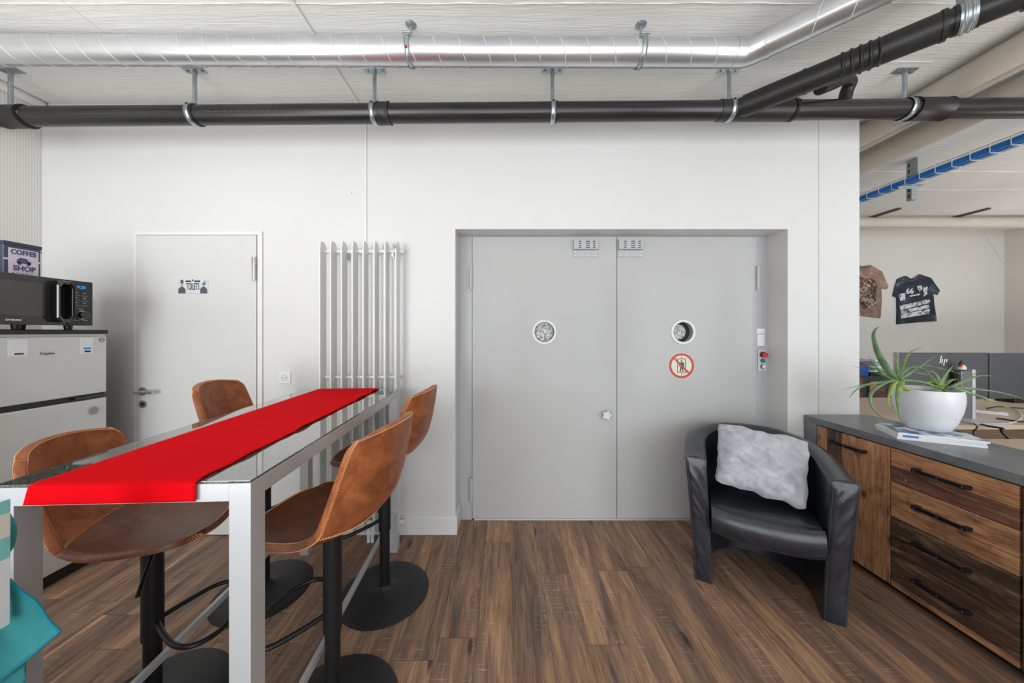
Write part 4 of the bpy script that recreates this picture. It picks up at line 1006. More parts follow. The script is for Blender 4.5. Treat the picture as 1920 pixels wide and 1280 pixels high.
# local frame: +x = chair's s axis (viewer's right), -y = front
def upath(t, hw, dep, rnd=.9):
    """t 0..1 along a U from left front to right front, half width hw, depth dep"""
    L1 = dep * .40; ry = dep - L1
    arcL = PI * (hw + ry) / 2; tot = 2 * L1 + arcL; s_ = t * tot
    if s_ < L1: return Vector((-hw, s_, 0))
    if s_ > tot - L1: return Vector((hw, tot - s_, 0))
    a = PI * (s_ - L1) / arcL; p_ = 0.86
    cx_, sy_ = math.cos(PI - a), math.sin(a)
    return Vector((hw * math.copysign(abs(cx_) ** p_, cx_), L1 + ry * abs(sy_) ** p_, 0))
def rimz(t): return .655 + .085 * math.sin(PI * min(max(t, 0), 1)) ** 1.4
def chair_pt(t, k, side):
    """k 0..1 up, side 0 outer 1 inner"""
    zt = rimz(t)
    ho = .300 + .045 * k ** 1.2; do = .50 + .085 * k ** .9
    th = .082 + .016 * k
    if side: ho -= th; do -= th
    p_ = upath(t, ho, do)
    p_.z = k * zt
    return p_
mb = MB(); NT, NK = 64, 14
def wring(t):
    out_ = []
    for j in range(NK + 1): out_.append(chair_pt(t, j / NK, 0))
    a, b2 = chair_pt(t, 1, 0), chair_pt(t, 1, 1)
    for q in (.2, .4, .6, .8): p_ = a.lerp(b2, q); p_.z += .016 * math.sin(PI * q); out_.append(p_)
    for j in range(NK, -1, -1): out_.append(chair_pt(t, j / NK, 1))
    return out_
rings = [[mb.b.verts.new(p_) for p_ in wring(i / NT)] for i in range(NT + 1)]
n_ = len(rings[0])
for i in range(NT):
    for k in range(n_ - 1): mb.b.faces.new((rings[i][k], rings[i][k + 1], rings[i + 1][k + 1], rings[i + 1][k]))
    mb.b.faces.new((rings[i][n_ - 1], rings[i][0], rings[i + 1][0], rings[i + 1][n_ - 1]))
mb.b.faces.new(rings[0]); mb.b.faces.new(rings[-1][::-1])
mb.build('shell', 'black_leather', ach, smooth=45, bevel=.006, local=True)
for sgn in (-1, 1):
    # padded front face of each arm
    def pad(u, v, sgn=sgn):
        k = v; a = chair_pt(0 if sgn < 0 else 1, k, 0); b2 = chair_pt(0 if sgn < 0 else 1, k, 1)
        p_ = a.lerp(b2, u); bul = (1 - (2 * u - 1) ** 4) * (1 - (2 * v - 1) ** 10)
        wr = .0060 * noise.noise(Vector((u * 1.5 + sgn * 5, v * 20 + u * 5, 0))) * (1.5 if v > .55 else .6)
        if v > .985: p_.z += .004
        return Vector((p_.x, -.001 - .014 * bul + wr * bul, p_.z))
    po = MB().grid(pad, 12, 60).build('arm_front', 'black_leather', ach, smooth=60, local=True)
    sk = MB()
    for u in (.07, .93):
        for q in range(70):
            v = q / 70 + .003; p_ = pad(u, v); p2 = pad(u, v + .008); off = Vector((0, -.0012, 0)); sk.tube([p_ + off, p2 + off], .0013, 4)
    sk.build('stitching', 'black_thread', po, local=True)
# inner lining of back below rim gets a piping seam along the rim
for sd in (0, 1):
    MB().tube([chair_pt(i / 80, .985, sd) + Vector((0, 0, .004)) for i in range(81)], .0032, 6).build('piping', 'black_leather', ach, smooth=60, local=True)
# seat cushion: front bulge
def seat_fn(u, v):
    """u across -1..1 ; v around the profile"""
    hw = .224
    prof = [(.40, .400), (.30, .412), (.20, .424), (.10, .432), (.03, .430), (-.012, .416), (-.034, .385), (-.040, .345), (-.030, .305), (-.008, .282), (.04, .276), (.40, .276)]
    q = cat([tuple(p_) for p_ in prof], v); uu = u * 2 - 1
    y = q[0]; bow = -.030 * (1 - uu ** 2)
    if y > .2: hwy = .224 * math.sqrt(max(0, 1 - ((y - .2) / .235) ** 2)) if y < .43 else .02
    else: hwy = .224
    y += bow * max(0, 1 - max(y, 0) / .2)
    z = q[1] - .012 * abs(uu) ** 4 * (1 if v < .45 else -.6)
    if y < .2: z += -.004 * math.sin(PI * uu) * 0
    return Vector((hwy * uu, y, z))
sc_ = MB().grid(seat_fn, 30, 60).build('seat_cushion', 'black_leather', ach, smooth=60, local=True)
sk = MB()
for dv in (.375, .392):
    pts_ = [seat_fn(k / 120, dv) + Vector((0, -.0008, .0012)) for k in range(121)]
    for k in range(0, 120, 2): sk.tube([pts_[k], pts_[k + 1]], .0010, 4)
sk.build('stitching', 'black_thread', sc_, local=True)

# cushion on the armchair
TLc = Vector((1.290, 1.985, .805)); TRc = Vector((1.650, 1.760, .765)); BRc = Vector((1.515, 1.625, .450)); BLc = Vector((1.165, 1.815, .515))
nrm_c = ((TRc - TLc).cross(BLc - TLc)).normalized()
if nrm_c.y > 0: nrm_c = -nrm_c
def cush(sgn):
    def f(u, v):
        a, b2 = u * 2 - 1, v * 2 - 1
        # pinched sides
        pa = a * (1 - .03 * (1 - b2 * b2)) * (1 - .05 * abs(b2) ** 8); pb = b2 * (1 - .03 * (1 - a * a)) * (1 - .05 * abs(a) ** 8)
        uu, vv = (pa + 1) / 2, (pb + 1) / 2
        base = (BLc.lerp(BRc, uu)).lerp(TLc.lerp(TRc, uu), vv)
        th = .070 * (max(0, 1 - abs(a) ** 3.2) ** .5) * (max(0, 1 - abs(b2) ** 3.2) ** .5)
        wr = noise.noise(Vector((a * 1.1, b2 * 5.0 + a * 2.2, 2.2))) * .020 * (1 - a * a) ** .3 + noise.noise(Vector((a * 5, b2 * 8, 4))) * .010 - .012 * math.exp(-((b2 + .45 - .35 * a * a) / .10) ** 2) * max(0, 1 - a ** 6)
        edge = .014 * noise.noise(Vector((a * 3, b2 * 3, 8))) * max(abs(a), abs(b2)) ** 4
        return base + nrm_c * (sgn * (th + (wr if th > .01 else 0))) + Vector((edge, 0, edge))
    return f
cm = MB().grid(cush(1), 44, 36).grid(cush(-1), 44, 36)
bmesh.ops.remove_doubles(cm.b, verts=cm.b.verts, dist=.0015)
tag(cm.build('cushion', 'plush', smooth=80, subd=1), 'pale grey plush cushion leaning in the black armchair', 'cushion')

# ------------------------------------------------------------------ sideboard
SX0, SX1, SYF, SYN, ST = 1.99, 2.41, 2.158, .62, .800
sb = thing('sideboard', 'sideboard with grey worktop and rough reclaimed wood doors and drawers', 'sideboard', (2.2, 1.4, 0))
MB().box(SX0 - .006, SX1, SYN, SYF, ST - .040, ST).build('worktop', 'laminate', sb, bevel=.001)
MB().box(SX0 - .004, SX1, SYF - .075, SYF, 0, ST - .040).build('end_panel', 'laminate', sb, bevel=.001)
MB().box(SX0 + .018, SX1 - .005, SYN + .02, SYF - .075, .035, ST - .042).build('carcass', 'dark_cab', sb)
MB().box(SX0 + .05, SX1 - .02, SYN + .02, SYF - .075, 0, .035).build('plinth', 'blk_plastic', sb)
def handle(parent, ya, yb, z):
    h_ = MB().box(SX0 - .030, SX0 - .022, ya, yb, z - .0085, z + .0085).box(SX0 - .024, SX0, ya, ya + .018, z - .0085, z + .0085).box(SX0 - .024, SX0, yb - .018, yb, z - .0085, z + .0085)
    o_ = h_.build('handle', 'black_metal', parent, bevel=.0015)
    sr_ = MB()
    for yy in (ya + .012, (ya + yb) / 2, yb - .012): sr_.cyl((SX0 - .0305, yy, z), (SX0 - .0295, yy, z), .0035, 10)
    sr_.build('rivet', 'chrome', o_)
def planks(parent, name, ya, yb, za, zb, splits, axis):
    """front made of boards: list of (fraction, material)"""
    f0 = 0; first = None
    for fr_, mt in splits:
        if axis == 'Z':   # vertical boards spread along y from far to near
            a, b2 = yb - (yb - ya) * (f0 + fr_), yb - (yb - ya) * f0
            m_ = MB().box(SX0, SX0 + .018, a + .0002, b2 - .0002, za, zb)
        else:
            a, b2 = zb - (zb - za) * (f0 + fr_), zb - (zb - za) * f0
            m_ = MB().box(SX0, SX0 + .018, ya, yb, a + .0002, b2 - .0002)
        if first is None: first = m_.build(name, mt, parent, bevel=.0008)
        else: m_.build('board', mt, first, bevel=.0008)
        f0 += fr_
    return first
D1 = planks(sb, 'door', 1.686, 2.078, .045, .752, [(.16, wood_old('board_tan_narrow', 'Z', 1, ORG)), (.23, wood_old('board_dark', 'Z', 2, DK2, .3)), (.61, wood_old('board_orange_wide', 'Z', 3, ORG))], 'Z')
handle(D1, 1.79, 1.985, .688)
zs = [.752, .579, .398, .220, .042]
specs = [[(.52, wood_old('drawer_tan', 'Y', 4, ORG)), (.48, wood_old('drawer_red', 'Y', 5, RED, .9))],
         [(1.0, wood_old('drawer_orange', 'Y', 6, TAN, .5))],
         [(.40, wood_old('drawer_grey', 'Y', 7, DRK, .2)), (.60, wood_old('drawer_black', 'Y', 8, DRK))],
         [(.84, wood_old('drawer_dark', 'Y', 9, DK2, .2)), (.16, wood_old('drawer_light_strip', 'Y', 10, TAN))]]
for k in range(4):
    dd = planks(sb, 'drawer', 1.262, 1.680, zs[k + 1] + .003, zs[k], specs[k], 'Y')
    handle(dd, 1.385, 1.575, (zs[k] + zs[k + 1]) / 2 + .018)
D2 = planks(sb, 'door', .86, 1.252, .045, .752, [(.3, wood_old('board_brown', 'Z', 11, RED)), (.4, wood_old('board_tan_b', 'Z', 12, TAN)), (.3, wood_old('board_dark_b', 'Z', 13, DK2))], 'Z')
handle(D2, .95, 1.14, .688)

# brochures
A0 = Vector((2.012, 1.672, 0)); eb = Vector((.885, -.465, 0)).normalized(); ec = Vector((.465, .885, 0)).normalized()
def broch(i, z0, th, rot, dx, mt, label, lw=.297):
    m_ = Matrix.Rotation(rot, 3, 'Z'); e1 = m_ @ eb; e2 = m_ @ ec; p_ = A0 + eb * dx
    o_ = thing('brochure', label, 'brochure', (p_.x + .1, p_.y + .1, z0), group='brochures under the plant pot')
    q = [p_, p_ + e1 * lw, p_ + e1 * lw + e2 * .205, p_ + e2 * .205]
    poly = [(v_.x, v_.y) for v_ in q]
    MB().prism(poly, (0, 0, z0), (1, 0, 0), (0, 1, 0), (0, 0, 1), th - .001).build('pages', 'paper', o_, bevel=.0008)
    pc = MB().prism(poly, (0, 0, z0 + th - .001), (1, 0, 0), (0, 1, 0), (0, 0, 1), .0008).build('cover', mt, o_)
    return o_, p_, e1, e2
b1 = NB('printed_cover'); v = b1.obj(); n = b1.noise(v, 14, 3)
c = b1.ramp(n, [(0.40, rgb(44, 66, 96)), (0.5, rgb(150, 176, 204)), (0.58, rgb(232, 236, 240))], 'LINEAR'); b1.set(c, .25); M['cover'] = b1.m
broch(0, .800, .013, 0, 0, 'paper', 'white brochure at the bottom of the stack on the worktop')
o_, p_, e1, e2 = broch(1, .813, .011, .03, .003, 'paper', 'white brochure with blue spine band, middle of the stack on the worktop')
bb = MB().obox(p_ + e1 * .045 - e2 * .0006 + Vector((0, 0, .8185)), e1, e2, Vector((0, 0, 1)), .028, .0006, .0054); bb.build('spine_band', plain('blue_band', rgb(70, 130, 200), .4), o_)
broch(2, .824, .011, -.02, .004, 'cover', 'brochure with dark blue printed cover directly under the plant pot')

# pot + aloe
PC = Vector((2.238, 1.728, .836))
prof = [(.070, 0), (.078, .004), (.100, .050), (.117, .110), (.123, .160), (.122, .195), (.118, .214), (.114, .214), (.110, .190)]
pot = MB().lathe(prof, 64, PC, capt=False).build('plant_pot', 'pot', smooth=60)
tag(pot, 'rounded white glazed plant pot on the sideboard holding the aloe', 'plant pot')
MB().cyl(PC + Vector((0, 0, .178)), PC + Vector((0, 0, .192)), .113, 48).build('soil', 'soil', pot)
al = thing('aloe_plant', 'sprawling green aloe with long curving leaves in the white pot', 'plant', PC + Vector((0, 0, .19)))
def leaf(pts_, w, mt='aloe', Ys=(1.70, 1.70), tip=.0012):
    n0 = len(pts_); ctrl = [P(x, y, Ys[0] + (Ys[1] - Ys[0]) * i / (n0 - 1)) for i, (x, y) in enumerate(pts_)]
    c2_ = smoothpts(ctrl, 7); N_ = len(c2_)
    w *= 1.5
    rs = [max(tip, w * (1 - (i / (N_ - 1)) ** 1.5) * (.85 + .15 * math.sin(PI * min(1, i / N_ * 2)))) for i in range(N_)]
    m_ = MB().tube(c2_, rs, 10, flat=.55)
    # marginal teeth
    for i in range(2, N_ - 3, 2):
        tg = (c2_[i + 1] - c2_[i]).normalized(); sd = tg.cross(Vector((0, 1, 0))).normalized()
        for s_ in (-1, 1):
            q = c2_[i] + sd * s_ * rs[i] * .92; m_.tube([q - tg * .001, q + sd * s_ * .0022 + tg * .0015], [.0011, .0003], 4)
    m_.build('leaf', mt, al, smooth=60)
L = leaf
L([(1676, 708), (1659, 685), (1645, 658), (1638, 632), (1641, 618), (1649, 612)], .0125, 'aloe2', (1.70, 1.62))
L([(1684, 706), (1691, 690), (1698, 672), (1710, 658), (1731, 650)], .0065, 'aloe', (1.70, 1.76))
L([(1680, 706), (1681, 692), (1680, 676), (1669, 661)], .004, 'aloe', (1.72, 1.76))
L([(1675, 712), (1657, 703), (1641, 685), (1629, 666)], .0065, 'aloe', (1.68, 1.66))
L([(1677, 712), (1659, 706), (1633, 695), (1596, 685)], .004, 'aloe', (1.70, 1.72))
L([(1675, 708), (1655, 696), (1632, 688), (1614, 675)], .005, 'aloe2', (1.72, 1.78))
L([(1680, 713), (1657, 716), (1620, 721), (1582, 730)], .0075, 'aloe2', (1.69, 1.62))
L([(1672, 714), (1633, 719), (1606, 730), (1593, 746)], .0065, 'aloe2', (1.69, 1.60))
L([(1678, 713), (1659, 717), (1636, 733), (1632, 754), (1646, 776), (1673, 791)], .0085, 'aloe2', (1.68, 1.60))
L([(1682, 714), (1673, 724), (1666, 746), (1667, 766)], .0075, 'aloe_y', (1.68, 1.60))
L([(1690, 712), (1688, 722), (1683, 743), (1686, 773), (1693, 794)], .0095, 'aloe', (1.68, 1.575))
L([(1684, 706), (1702, 690), (1726, 690), (1744, 704), (1763, 722)], .010, 'aloe2', (1.69, 1.62))
L([(1686, 710), (1700, 702), (1728, 685), (1763, 659)], .0085, 'aloe2', (1.70, 1.76))
L([(1690, 713), (1715, 714), (1745, 721), (1776, 735), (1797, 757), (1792, 788)], .0085, 'aloe', (1.69, 1.62))
L([(1763, 722), (1768, 712), (1776, 699), (1787, 685)], .0095, 'aloe', (1.72, 1.70))
L([(1690, 704), (1705, 690), (1735, 685), (1792, 698), (1829, 711)], .0060, 'aloe', (1.74, 1.78))
L([(1776, 728), (1790, 722), (1813, 709), (1839, 693)], .0085, 'aloe2', (1.72, 1.66))
L([(1780, 728), (1800, 718), (1828, 706), (1850, 704), (1868, 706)], .0075, 'aloe2', (1.72, 1.74))
L([(1780, 726), (1805, 727), (1859, 733), (1900, 742), (1936, 755)], .0095, 'aloe2', (1.72, 1.66))
L([(1785, 728), (1805, 732), (1859, 751), (1893, 767), (1925, 785)], .0085, 'aloe', (1.72, 1.60))
L([(1826, 738), (1840, 744), (1849, 752), (1850, 760)], .004, 'aloe_y', (1.68, 1.66))
L([(1790, 728), (1800, 745), (1808, 760), (1813, 768)], .005, 'aloe', (1.74, 1.76))
L([(1760, 724), (1752, 712), (1738, 702), (1712, 698)], .006, 'aloe', (1.76, 1.80))
L([(1757, 722), (1748, 716), (1738, 718), (1728, 722)], .006, 'aloe_y', (1.75, 1.74))
L([(1763, 720), (1757, 704), (1745, 696), (1735, 700)], .006, 'aloe', (1.78, 1.80))
L([(1772, 722), (1785, 712), (1800, 712)], .006, 'aloe', (1.76, 1.78))
MB().lathe([(.004, -.012), (.014, 0), (.012, .010), (.003, .022)], 16, P(1680, 712, 1.70) - Vector((0, 0, .004))).tube(smoothpts([PC + Vector((-.06, 0, .188)), P(1688, 722, 1.70), P(1680, 712, 1.70)], 5), .010, 12).build('stem', 'aloe_y', al, smooth=60)
MB().tube([PC + Vector((.055, 0, .18)), P(1770, 722, 1.74)], .010, 12).build('stem', 'aloe_y', al, smooth=60)

# ------------------------------------------------------------------ office behind
dk = thing('office_desk', 'pale laminate desk carrying the monitors, behind the sideboard', 'desk', (3.9, 2.6, 0))
MB().box(2.45, 5.6, 2.165, 3.07, .700, .730).build('desk_top', 'desk', dk, bevel=.002)
for (xx, yy) in ((2.52, 2.22), (5.52, 2.22), (2.52, 3.0), (5.52, 3.0)): MB().box(xx - .025, xx + .025, yy - .025, yy + .025, 0, .70).build('leg', 'dark_cab', dk)
dk2 = thing('office_desk', 'pale laminate desk directly behind the near part of the sideboard', 'desk', (3.3, 1.3, 0))
MB().box(2.425, 4.6, .5, 1.885, .700, .730).build('desk_top', 'desk', dk2, bevel=.002)
for (xx, yy) in ((2.48, .56), (4.54, .56), (2.48, 1.83), (4.54, 1.83)): MB().box(xx - .025, xx + .025, yy - .025, yy + .025, 0, .70).build('leg', 'dark_cab', dk2)
def monitor(x0, x1, Y, ztop, zbot, label, sx, arm=True):
    m_ = thing('monitor', label, 'monitor', (sx, Y, .73), group='dark monitors on the desk')
    MB().box(x0, x1, Y, Y + .022, zbot, ztop).build('housing', 'screen_back', m_, bevel=.004)
    MB().box(x0 + .008, x1 - .008, Y + .022, Y + .024, zbot + .012, ztop - .008).build('screen', 'blk_gloss', m_)
    if arm: MB().box(x0 - .004, x0, Y - .002, Y + .026, zbot, ztop + .002).build('silver_edge', 'chrome', m_)
    st_ = MB().box(sx - .050, sx + .024, Y - .055, Y - .030, .74, 1.075).build('stand_column', plain('stand_grey', rgb(120, 120, 124), .35, .4), m_, bevel=.003)
    MB().box(sx + .024, sx + .046, Y - .060, Y - .028, .74, 1.085).build('stand_edge', 'alu', m_, bevel=.002)
    MB().box(sx - .06, sx + .05, Y - .030, Y, .94, 1.06).build('stand_mount', 'blk_plastic', m_, bevel=.002)
    MB().box(sx - .12, sx + .13, Y - .17, Y + .05, .730, .742).build('stand_foot', 'alu', m_, bevel=.003)
    return m_
YM = 2.34
m1 = monitor((1684 - CX) * YM / F_PX, (1853 - CX) * YM / F_PX, YM, 1.200, .865, 'dark grey monitor with a white logo on its back, right behind the plant', (1810 - CX) * (YM - .04) / F_PX)
lg = MB(); lp = P(1770, 676, YM - .0005); ex, ez, en = Vector((1, 0, 0)), Vector((0, 0, 1)), Vector((0, -1, 0))
def bar(ax0, z0_, z1_, w=.006, sl=.22):
    lg.prism([(ax0 + sl * z0_, z0_), (ax0 + w + sl * z0_, z0_), (ax0 + w + sl * z1_, z1_), (ax0 + sl * z1_, z1_)], lp, ex, ez, en, .001)
bar(-.030, -.018, .036, .0065); bar(-.017, -.018, .012, .0065); bar(.000, -.034, .012, .0065); bar(.015, -.010, .012, .0065)
lg.build('logo', plain('logo_white', rgb(240, 238, 232), .3), m1)
YN = 2.36
m2 = monitor((1856 - CX) * YN / F_PX, (1856 - CX) * YN / F_PX + .64, YN, 1.196, .865, 'dark grey monitor at the right edge, turned away on the desk', 4.15, False)
MB().box(3.77, 3.80, YN - .012, YN, .93, 1.10).build('rear_panel', 'dark_cab', m2, bevel=.002)
# figurine on the monitor stand
fg = thing('figurine', 'tiny red and white capped figurine on top of the monitor stand', 'figurine', P(1803, 699, YM - .045))
q = P(1803, 698, YM - .045); q.z = 1.0855
fg.location = q; ROOTM[fg.name] = Matrix.Translation(q)
MB().lathe([(.020, 0), (.022, .012), (.016, .026), (.010, .034)], 16, q).build('body', plain('figurine_cream', rgb(226, 214, 200), .5, var=.15, scale=120), fg, smooth=50)
MB().lathe([(.014, .032), (.015, .038), (.009, .052), (.002, .066)], 16, q).build('hat', plain('figurine_brown', rgb(84, 50, 42), .5), fg, smooth=50)
MB().lathe([(.011, 0), (.012, .006), (.004, .012)], 10, q + Vector((-.018, -.005, .020))).build('arm', 'sign_red', fg, smooth=50)
# power strip, cables on the desk
ps = thing('power_strip', 'white power strip lying on the desk right of the monitor stand', 'power strip', (3.25, 2.35, .73))
pa, pb = P(1830, 773, 2.50), P(1880, 780, 2.42); pa.z = pb.z = .742
dv = (pb - pa).normalized(); sd = Vector((-dv.y, dv.x, 0))
MB().obox((pa + pb) / 2, dv, sd, Vector((0, 0, 1)), (pb - pa).length / 2 + .02, .022, .012).build('housing', 'white_pl', ps, bevel=.004)
for k in (.25, .5, .75): p_ = pa.lerp(pb, k); MB().cyl(p_ + Vector((0, 0, .0122)), p_ + Vector((0, 0, .0128)), .016, 16).build('socket', plain('socket_shade', rgb(150, 150, 150), .5), ps)
def cable(pts_, r_, mt, label, cat_='cable', group=None):
    return tag(MB().tube(smoothpts(pts_, 10), r_, 8).build('cable', mt, smooth=60), label, cat_, group)
def dp(x, y, z=.734):
    Y = (EYE - z) * F_PX / (y - CY); return Vector(((x - CX) * Y / F_PX, Y, z))
cable([dp(1800, 776, .75), dp(1818, 788), dp(1832, 800, .736), Vector((3.02, 2.10, .69)), Vector((3.02, 2.03, .60)), Vector((3.05, 2.0, .40)), Vector((3.1, 2.0, .005))], .004, 'black_metal', 'black cable dropping over the desk edge beside the monitor foot')
cable([dp(1826, 790), dp(1850, 798), dp(1880, 803, .736), Vector((3.22, 2.11, .70)), Vector((3.25, 2.02, .5)), Vector((3.25, 2.0, .005))], .006, 'black_metal', 'thick black cable curving over the desk front edge')
cable([dp(1852, 763), dp(1880, 762), dp(1905, 768), dp(1916, 780), dp(1905, 790), dp(1890, 792)], .004, 'white_pl', 'white cable looping on the desk at the right edge')
cable([dp(1850, 766), dp(1870, 762), dp(1900, 764), dp(1940, 766)], .004, 'black_metal', 'thin black cable lying across the far part of the desk')
cable([dp(1868, 784), dp(1885, 786), dp(1908, 790), dp(1935, 790)], .005, 'black_metal', 'black cable end lying at the right of the desk near the white loop')
# dark docking device
dd_ = thing('docking_station', 'small black device with pale top under the right monitor', 'device', (4.0, 2.9, .73))
p_ = dp(1900, 752)
MB().box(p_.x - .08, p_.x + .22, p_.y - .06, p_.y + .06, .730, .775).build('body', 'blk_plastic', dd_, bevel=.004)
MB().box(p_.x - .02, p_.x + .20, p_.y - .05, p_.y + .05, .775, .800).build('top_plate', 'paper', dd_, bevel=.003)
# cabinet and clutter by the far wall
YC = 4.28
cb2 = thing('wooden_cabinet', 'dark cabinet with reclaimed wood fronts against the far wall', 'cabinet', (4.6, YC, 0))
MB().box(3.9, 5.02, YC + .018, YC + .42, 0, .765).build('carcass', 'dark_cab', cb2, bevel=.002)
MB().box(4.60, 4.70, YC, YC + .018, .05, .745).build('door', wood_old('cab_wood_a', 'Z', 21, RED), cb2)
MB().box(4.78, 5.00, YC, YC + .018, .05, .66).build('drawer', wood_old('cab_wood_b', 'Z', 22, DK2), cb2)
MB().box(4.80, 4.88, YC - .002, YC, .60, .70).build('board', wood_old('cab_wood_c', 'Z', 23, TAN), cb2)
bn = thing('storage_tub', 'blue tub with purple lid on the far cabinet, at the wall corner', 'tub', (4.75, YC + .12, .765))
MB().lathe([(.095, 0), (.105, .005), (.115, .12)], 28, (4.75, YC + .12, .765)).build('tub', 'bin_blue', bn, smooth=50)
MB().lathe([(.118, .12), (.116, .140), (.08, .175), (.03, .185)], 28, (4.75, YC + .12, .765)).build('lid', 'purple', bn, smooth=50)
tag(MB().lathe([(.05, 0), (.055, .03), (.055, .21), (.045, .23), (.03, .235)], 24, (4.66, YC + .30, .765)).build('jar', 'white_pl', smooth=50), 'white jar standing behind the blue tub on the far cabinet', 'jar')
tag(MB().box(4.86, 5.01, YC + .05, YC + .28, .765, .815).build('tray', 'blk_plastic', bevel=.004), 'flat black tray on the far cabinet right of the blue tub', 'tray')
tag(MB().box(4.88, 4.99, YC + .08, YC + .26, .816, .826).build('folder', 'paper', bevel=.001), 'white folder lying on the flat black tray', 'folder')
pc = thing('desk_organiser', 'mint green and white paper sorter seen behind the aloe leaves', 'organiser', (5.13, YC, 0))
for k in range(5): MB().box(5.02, 5.14, YC + .14, YC + .34, .772 + k * .042, .806 + k * .042).build('tier', 'mint' if k % 2 else 'paper', pc, bevel=.003)
pc.location = (5.08, YC + .24, .765); 
for ch in pc.children: ch.data.transform(Matrix.Translation(Vector((5.13, YC, 0)) - Vector((5.08, YC + .24, .765))))
MB().box(5.021, 5.2, YC + .05, YC + .42, 0, .765).build('side_unit', 'dark_cab', cb2, bevel=.002)

# t-shirts on the far wall
def tee(label, outline, collar, mt, Y=FY):
    pts_ = [P(x, y, Y) for x, y in outline]; c_ = sum(pts_, Vector()) / len(pts_)
    t_ = thing('t_shirt', label, 't-shirt', (c_.x, Y, min(p_.z for p_ in pts_)))
    MB().prism([(p_.x, p_.z) for p_ in pts_], (0, Y - .022, 0), (1, 0, 0), (0, 0, 1), (0, 1, 0), .018).build('fabric', mt, t_, bevel=.006)
    MB().tube([P(x, y, Y - .024) for x, y in collar], .008, 8).build('collar', 'black_thread', t_)
    return t_
def shirt_mat(name, stops, sc):
    b = NB(name); v = b.obj(); n = b.noise(v, sc, 5, .6, .8); b.set(b.ramp(n, stops), .8); return b.m
mt2 = shirt_mat('dark_printed_jersey', [(0.50, rgb(34, 38, 44)), (0.60, rgb(46, 60, 74)), (0.70, rgb(96, 120, 136))], 5)
t2 = tee('black and blue t-shirt with white car print and 66 shield on the far wall',
     [(1691, 519), (1696, 517), (1706, 523), (1718, 519), (1722, 514), (1728, 516), (1743, 521), (1751, 533), (1759.5, 545), (1755, 553), (1747, 549), (1749, 570), (1754, 602), (1720, 604), (1679.5, 608), (1680, 580), (1679.5, 558), (1672, 555), (1676, 538), (1681, 523)],
     [(1696, 518), (1700, 524), (1708, 526.5), (1716, 524), (1721, 515.5)], mt2)
pr = MB()
def strip(poly, mb_, Y=FY - .023, d=.002):
    pp_ = [P(x, y, Y) for x, y in poly]; mb_.prism([(p_.x, p_.z) for p_ in pp_], (0, Y, 0), (1, 0, 0), (0, 0, 1), (0, -1, 0), d)
ptm = shirt_mat('white_car_print', [(0.40, rgb(60, 72, 84)), (0.48, rgb(190, 198, 204)), (0.60, rgb(222, 226, 228))], 26)
for poly in ([(1687, 573), (1740, 561), (1744, 563), (1742, 568), (1688, 581)], [(1689, 582), (1741, 571), (1743, 577), (1690, 588)], [(1688, 589), (1743, 579), (1742, 588), (1690, 597)],
             [(1685, 551), (1697, 549), (1697, 562), (1688, 564)], [(1719, 537), (1727, 534), (1731, 541), (1724, 547)], [(1731, 539), (1739, 537), (1738, 552), (1732, 556)],
             [(1705, 554), (1725, 550), (1725, 553), (1706, 556)]): strip(poly, pr)
pr.build('car_print', ptm, t2)
sh = MB(); strip([(1697, 536), (1714, 534), (1715, 546), (1708, 552), (1700, 549), (1696, 543)], sh, d=.001)
sho = sh.build('shield_print', plain('shield_dark', rgb(44, 56, 66), .8), t2)
p_ = P(1706, 546, FY - .0245)
text('66', .115, p_, (1, 0, .03), (0, 0, 1), plain('shirt_white', rgb(226, 228, 226), .8), sho, bold=.002)
mt1 = shirt_mat('brown_printed_jersey', [(0.35, rgb(112, 90, 80)), (0.55, rgb(148, 122, 106)), (0.7, rgb(190, 164, 142))], 5)
t1 = tee('brown t-shirt with old car print, partly hidden behind the wall corner',
     [(1596, 500), (1612, 500), (1622, 500), (1632, 497.5), (1641, 503), (1651, 509), (1663.5, 537), (1661, 542), (1650, 541), (1651, 560), (1648.5, 596.5), (1612, 592), (1596, 592)],
     [(1604, 498.5), (1618, 500), (1632, 498)], mt1)
pr = MB()
ptm1 = shirt_mat('sepia_car_print', [(0.42, rgb(48, 40, 38)), (0.52, rgb(110, 92, 80)), (0.62, rgb(196, 170, 146))], 24)
for poly in ([(1598, 516), (1620, 516), (1640, 525), (1646, 540), (1642, 552), (1612, 552), (1598, 552)], [(1598, 555), (1640, 552), (1646, 556), (1642, 561), (1598, 562)], [(1598, 562), (1642, 561), (1643, 572), (1630, 578), (1598, 578)]): strip(poly, pr)
pr.build('car_print', ptm1, t1)
# thin wire hanging on the far wall
cable([P(1846, 434, FY - .006), P(1866, 468, FY - .006), P(1890, 505, FY - .006), P(1906, 528, FY - .006)], .004, 'white_pl', 'thin white wire sagging down the far wall near its corner')

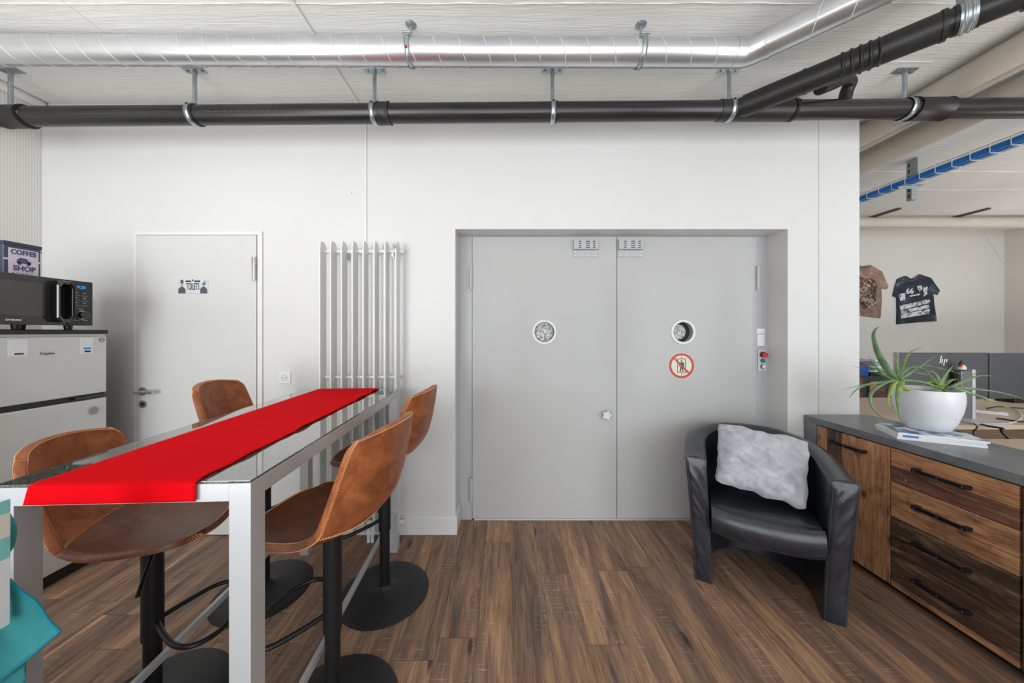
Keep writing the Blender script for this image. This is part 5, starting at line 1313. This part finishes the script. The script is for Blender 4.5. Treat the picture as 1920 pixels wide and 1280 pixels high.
# ------------------------------------------------------------------ foreground, bottom left
kc = thing('kitchen_counter', 'white kitchen counter at the bottom left, mostly outside the frame', 'counter', (-1.35, .35, 0))
MB().box(-1.75, -.965, .10, .604, .772, .806).build('worktop', 'laminate', kc, bevel=.003)
MB().box(-1.75, -.985, .12, .595, .05, .772).build('cabinet', 'white_trim', kc)
MB().box(-1.75, -1.03, .16, .58, 0, .05).build('plinth', 'blk_plastic', kc)
bxp = thing('cleaning_pack', 'white upright packet with pale teal and cream print at the left edge', 'packet', (-.97, .60, .806))
px1 = -.9135; py_ = .600
def face(z0, z1, mt, k, nm): MB().box(px1 - .03, px1 + .0004 * k, py_ - .10 - .0004 * k, py_ + .0004 * k, z0, z1).build(nm, mt, bxp, bevel=.001)
MB().box(px1 - .03, px1, py_ - .10, py_, .812, 1.043).build('packet_body', 'paper', bxp, bevel=.001)
face(1.018, 1.0425, 'teal_lt', 1, 'print_band'); face(.975, 1.018, 'cream_print', 1, 'print_band'); face(.935, .975, 'teal_lt', 1, 'print_band')
cl = thing('microfibre_cloth', 'teal microfibre cloth hanging behind the white packet at bottom left', 'cloth', (-.96, .65, .70))
def cloth_pts(Y0):
    return [P(18, 1086, Y0), P(60, 1128, Y0), P(110, 1184, Y0), P(60, 1228, Y0), P(0, 1276, Y0), P(-40, 1300, Y0), P(-40, 1086, Y0)]
cpts = cloth_pts(.616)
def clf(Y0, poly, name, seed):
    m_ = MB(); vs = [m_.b.verts.new(p_) for p_ in poly]; m_.b.faces.new(vs)
    bmesh.ops.triangulate(m_.b, faces=m_.b.faces)
    for _ in range(4): bmesh.ops.subdivide_edges(m_.b, edges=m_.b.edges, cuts=1, use_grid_fill=True)
    for v_ in m_.b.verts: v_.co.y += .006 * noise.noise(v_.co * 16 + Vector((seed, 0, 0)))
    return m_.build(name, 'teal', cl, smooth=60, solid=.003)
clf(.616, cpts, 'cloth_fold', 1)
clf(.632, [P(-40, 1100, .632), P(30, 1100, .632), P(44, 1240, .632), P(50, 1300, .632), P(-40, 1300, .632)], 'under_fold', 4)
hm_ = MB(); e_ = cpts[:6]
ed = []
for a, b2 in zip(e_, e_[1:]):
    for k in range(8): p_ = a.lerp(b2, k / 8); p_.y += .006 * noise.noise(p_ * 16 + Vector((1, 0, 0))); ed.append(p_)
hm_.tube(ed, .0030, 8); hm_.build('hem', 'teal_edge', cl, smooth=60)
MB().tube(smoothpts([P(6, 966, .616), P(17, 985, .616), P(19, 1003, .616), P(14, 1025, .616), P(4, 1045, .616), P(2, 1090, .616)], 6), [.0075] * 31, 12).build('rolled_corner', 'teal', cl, smooth=60)
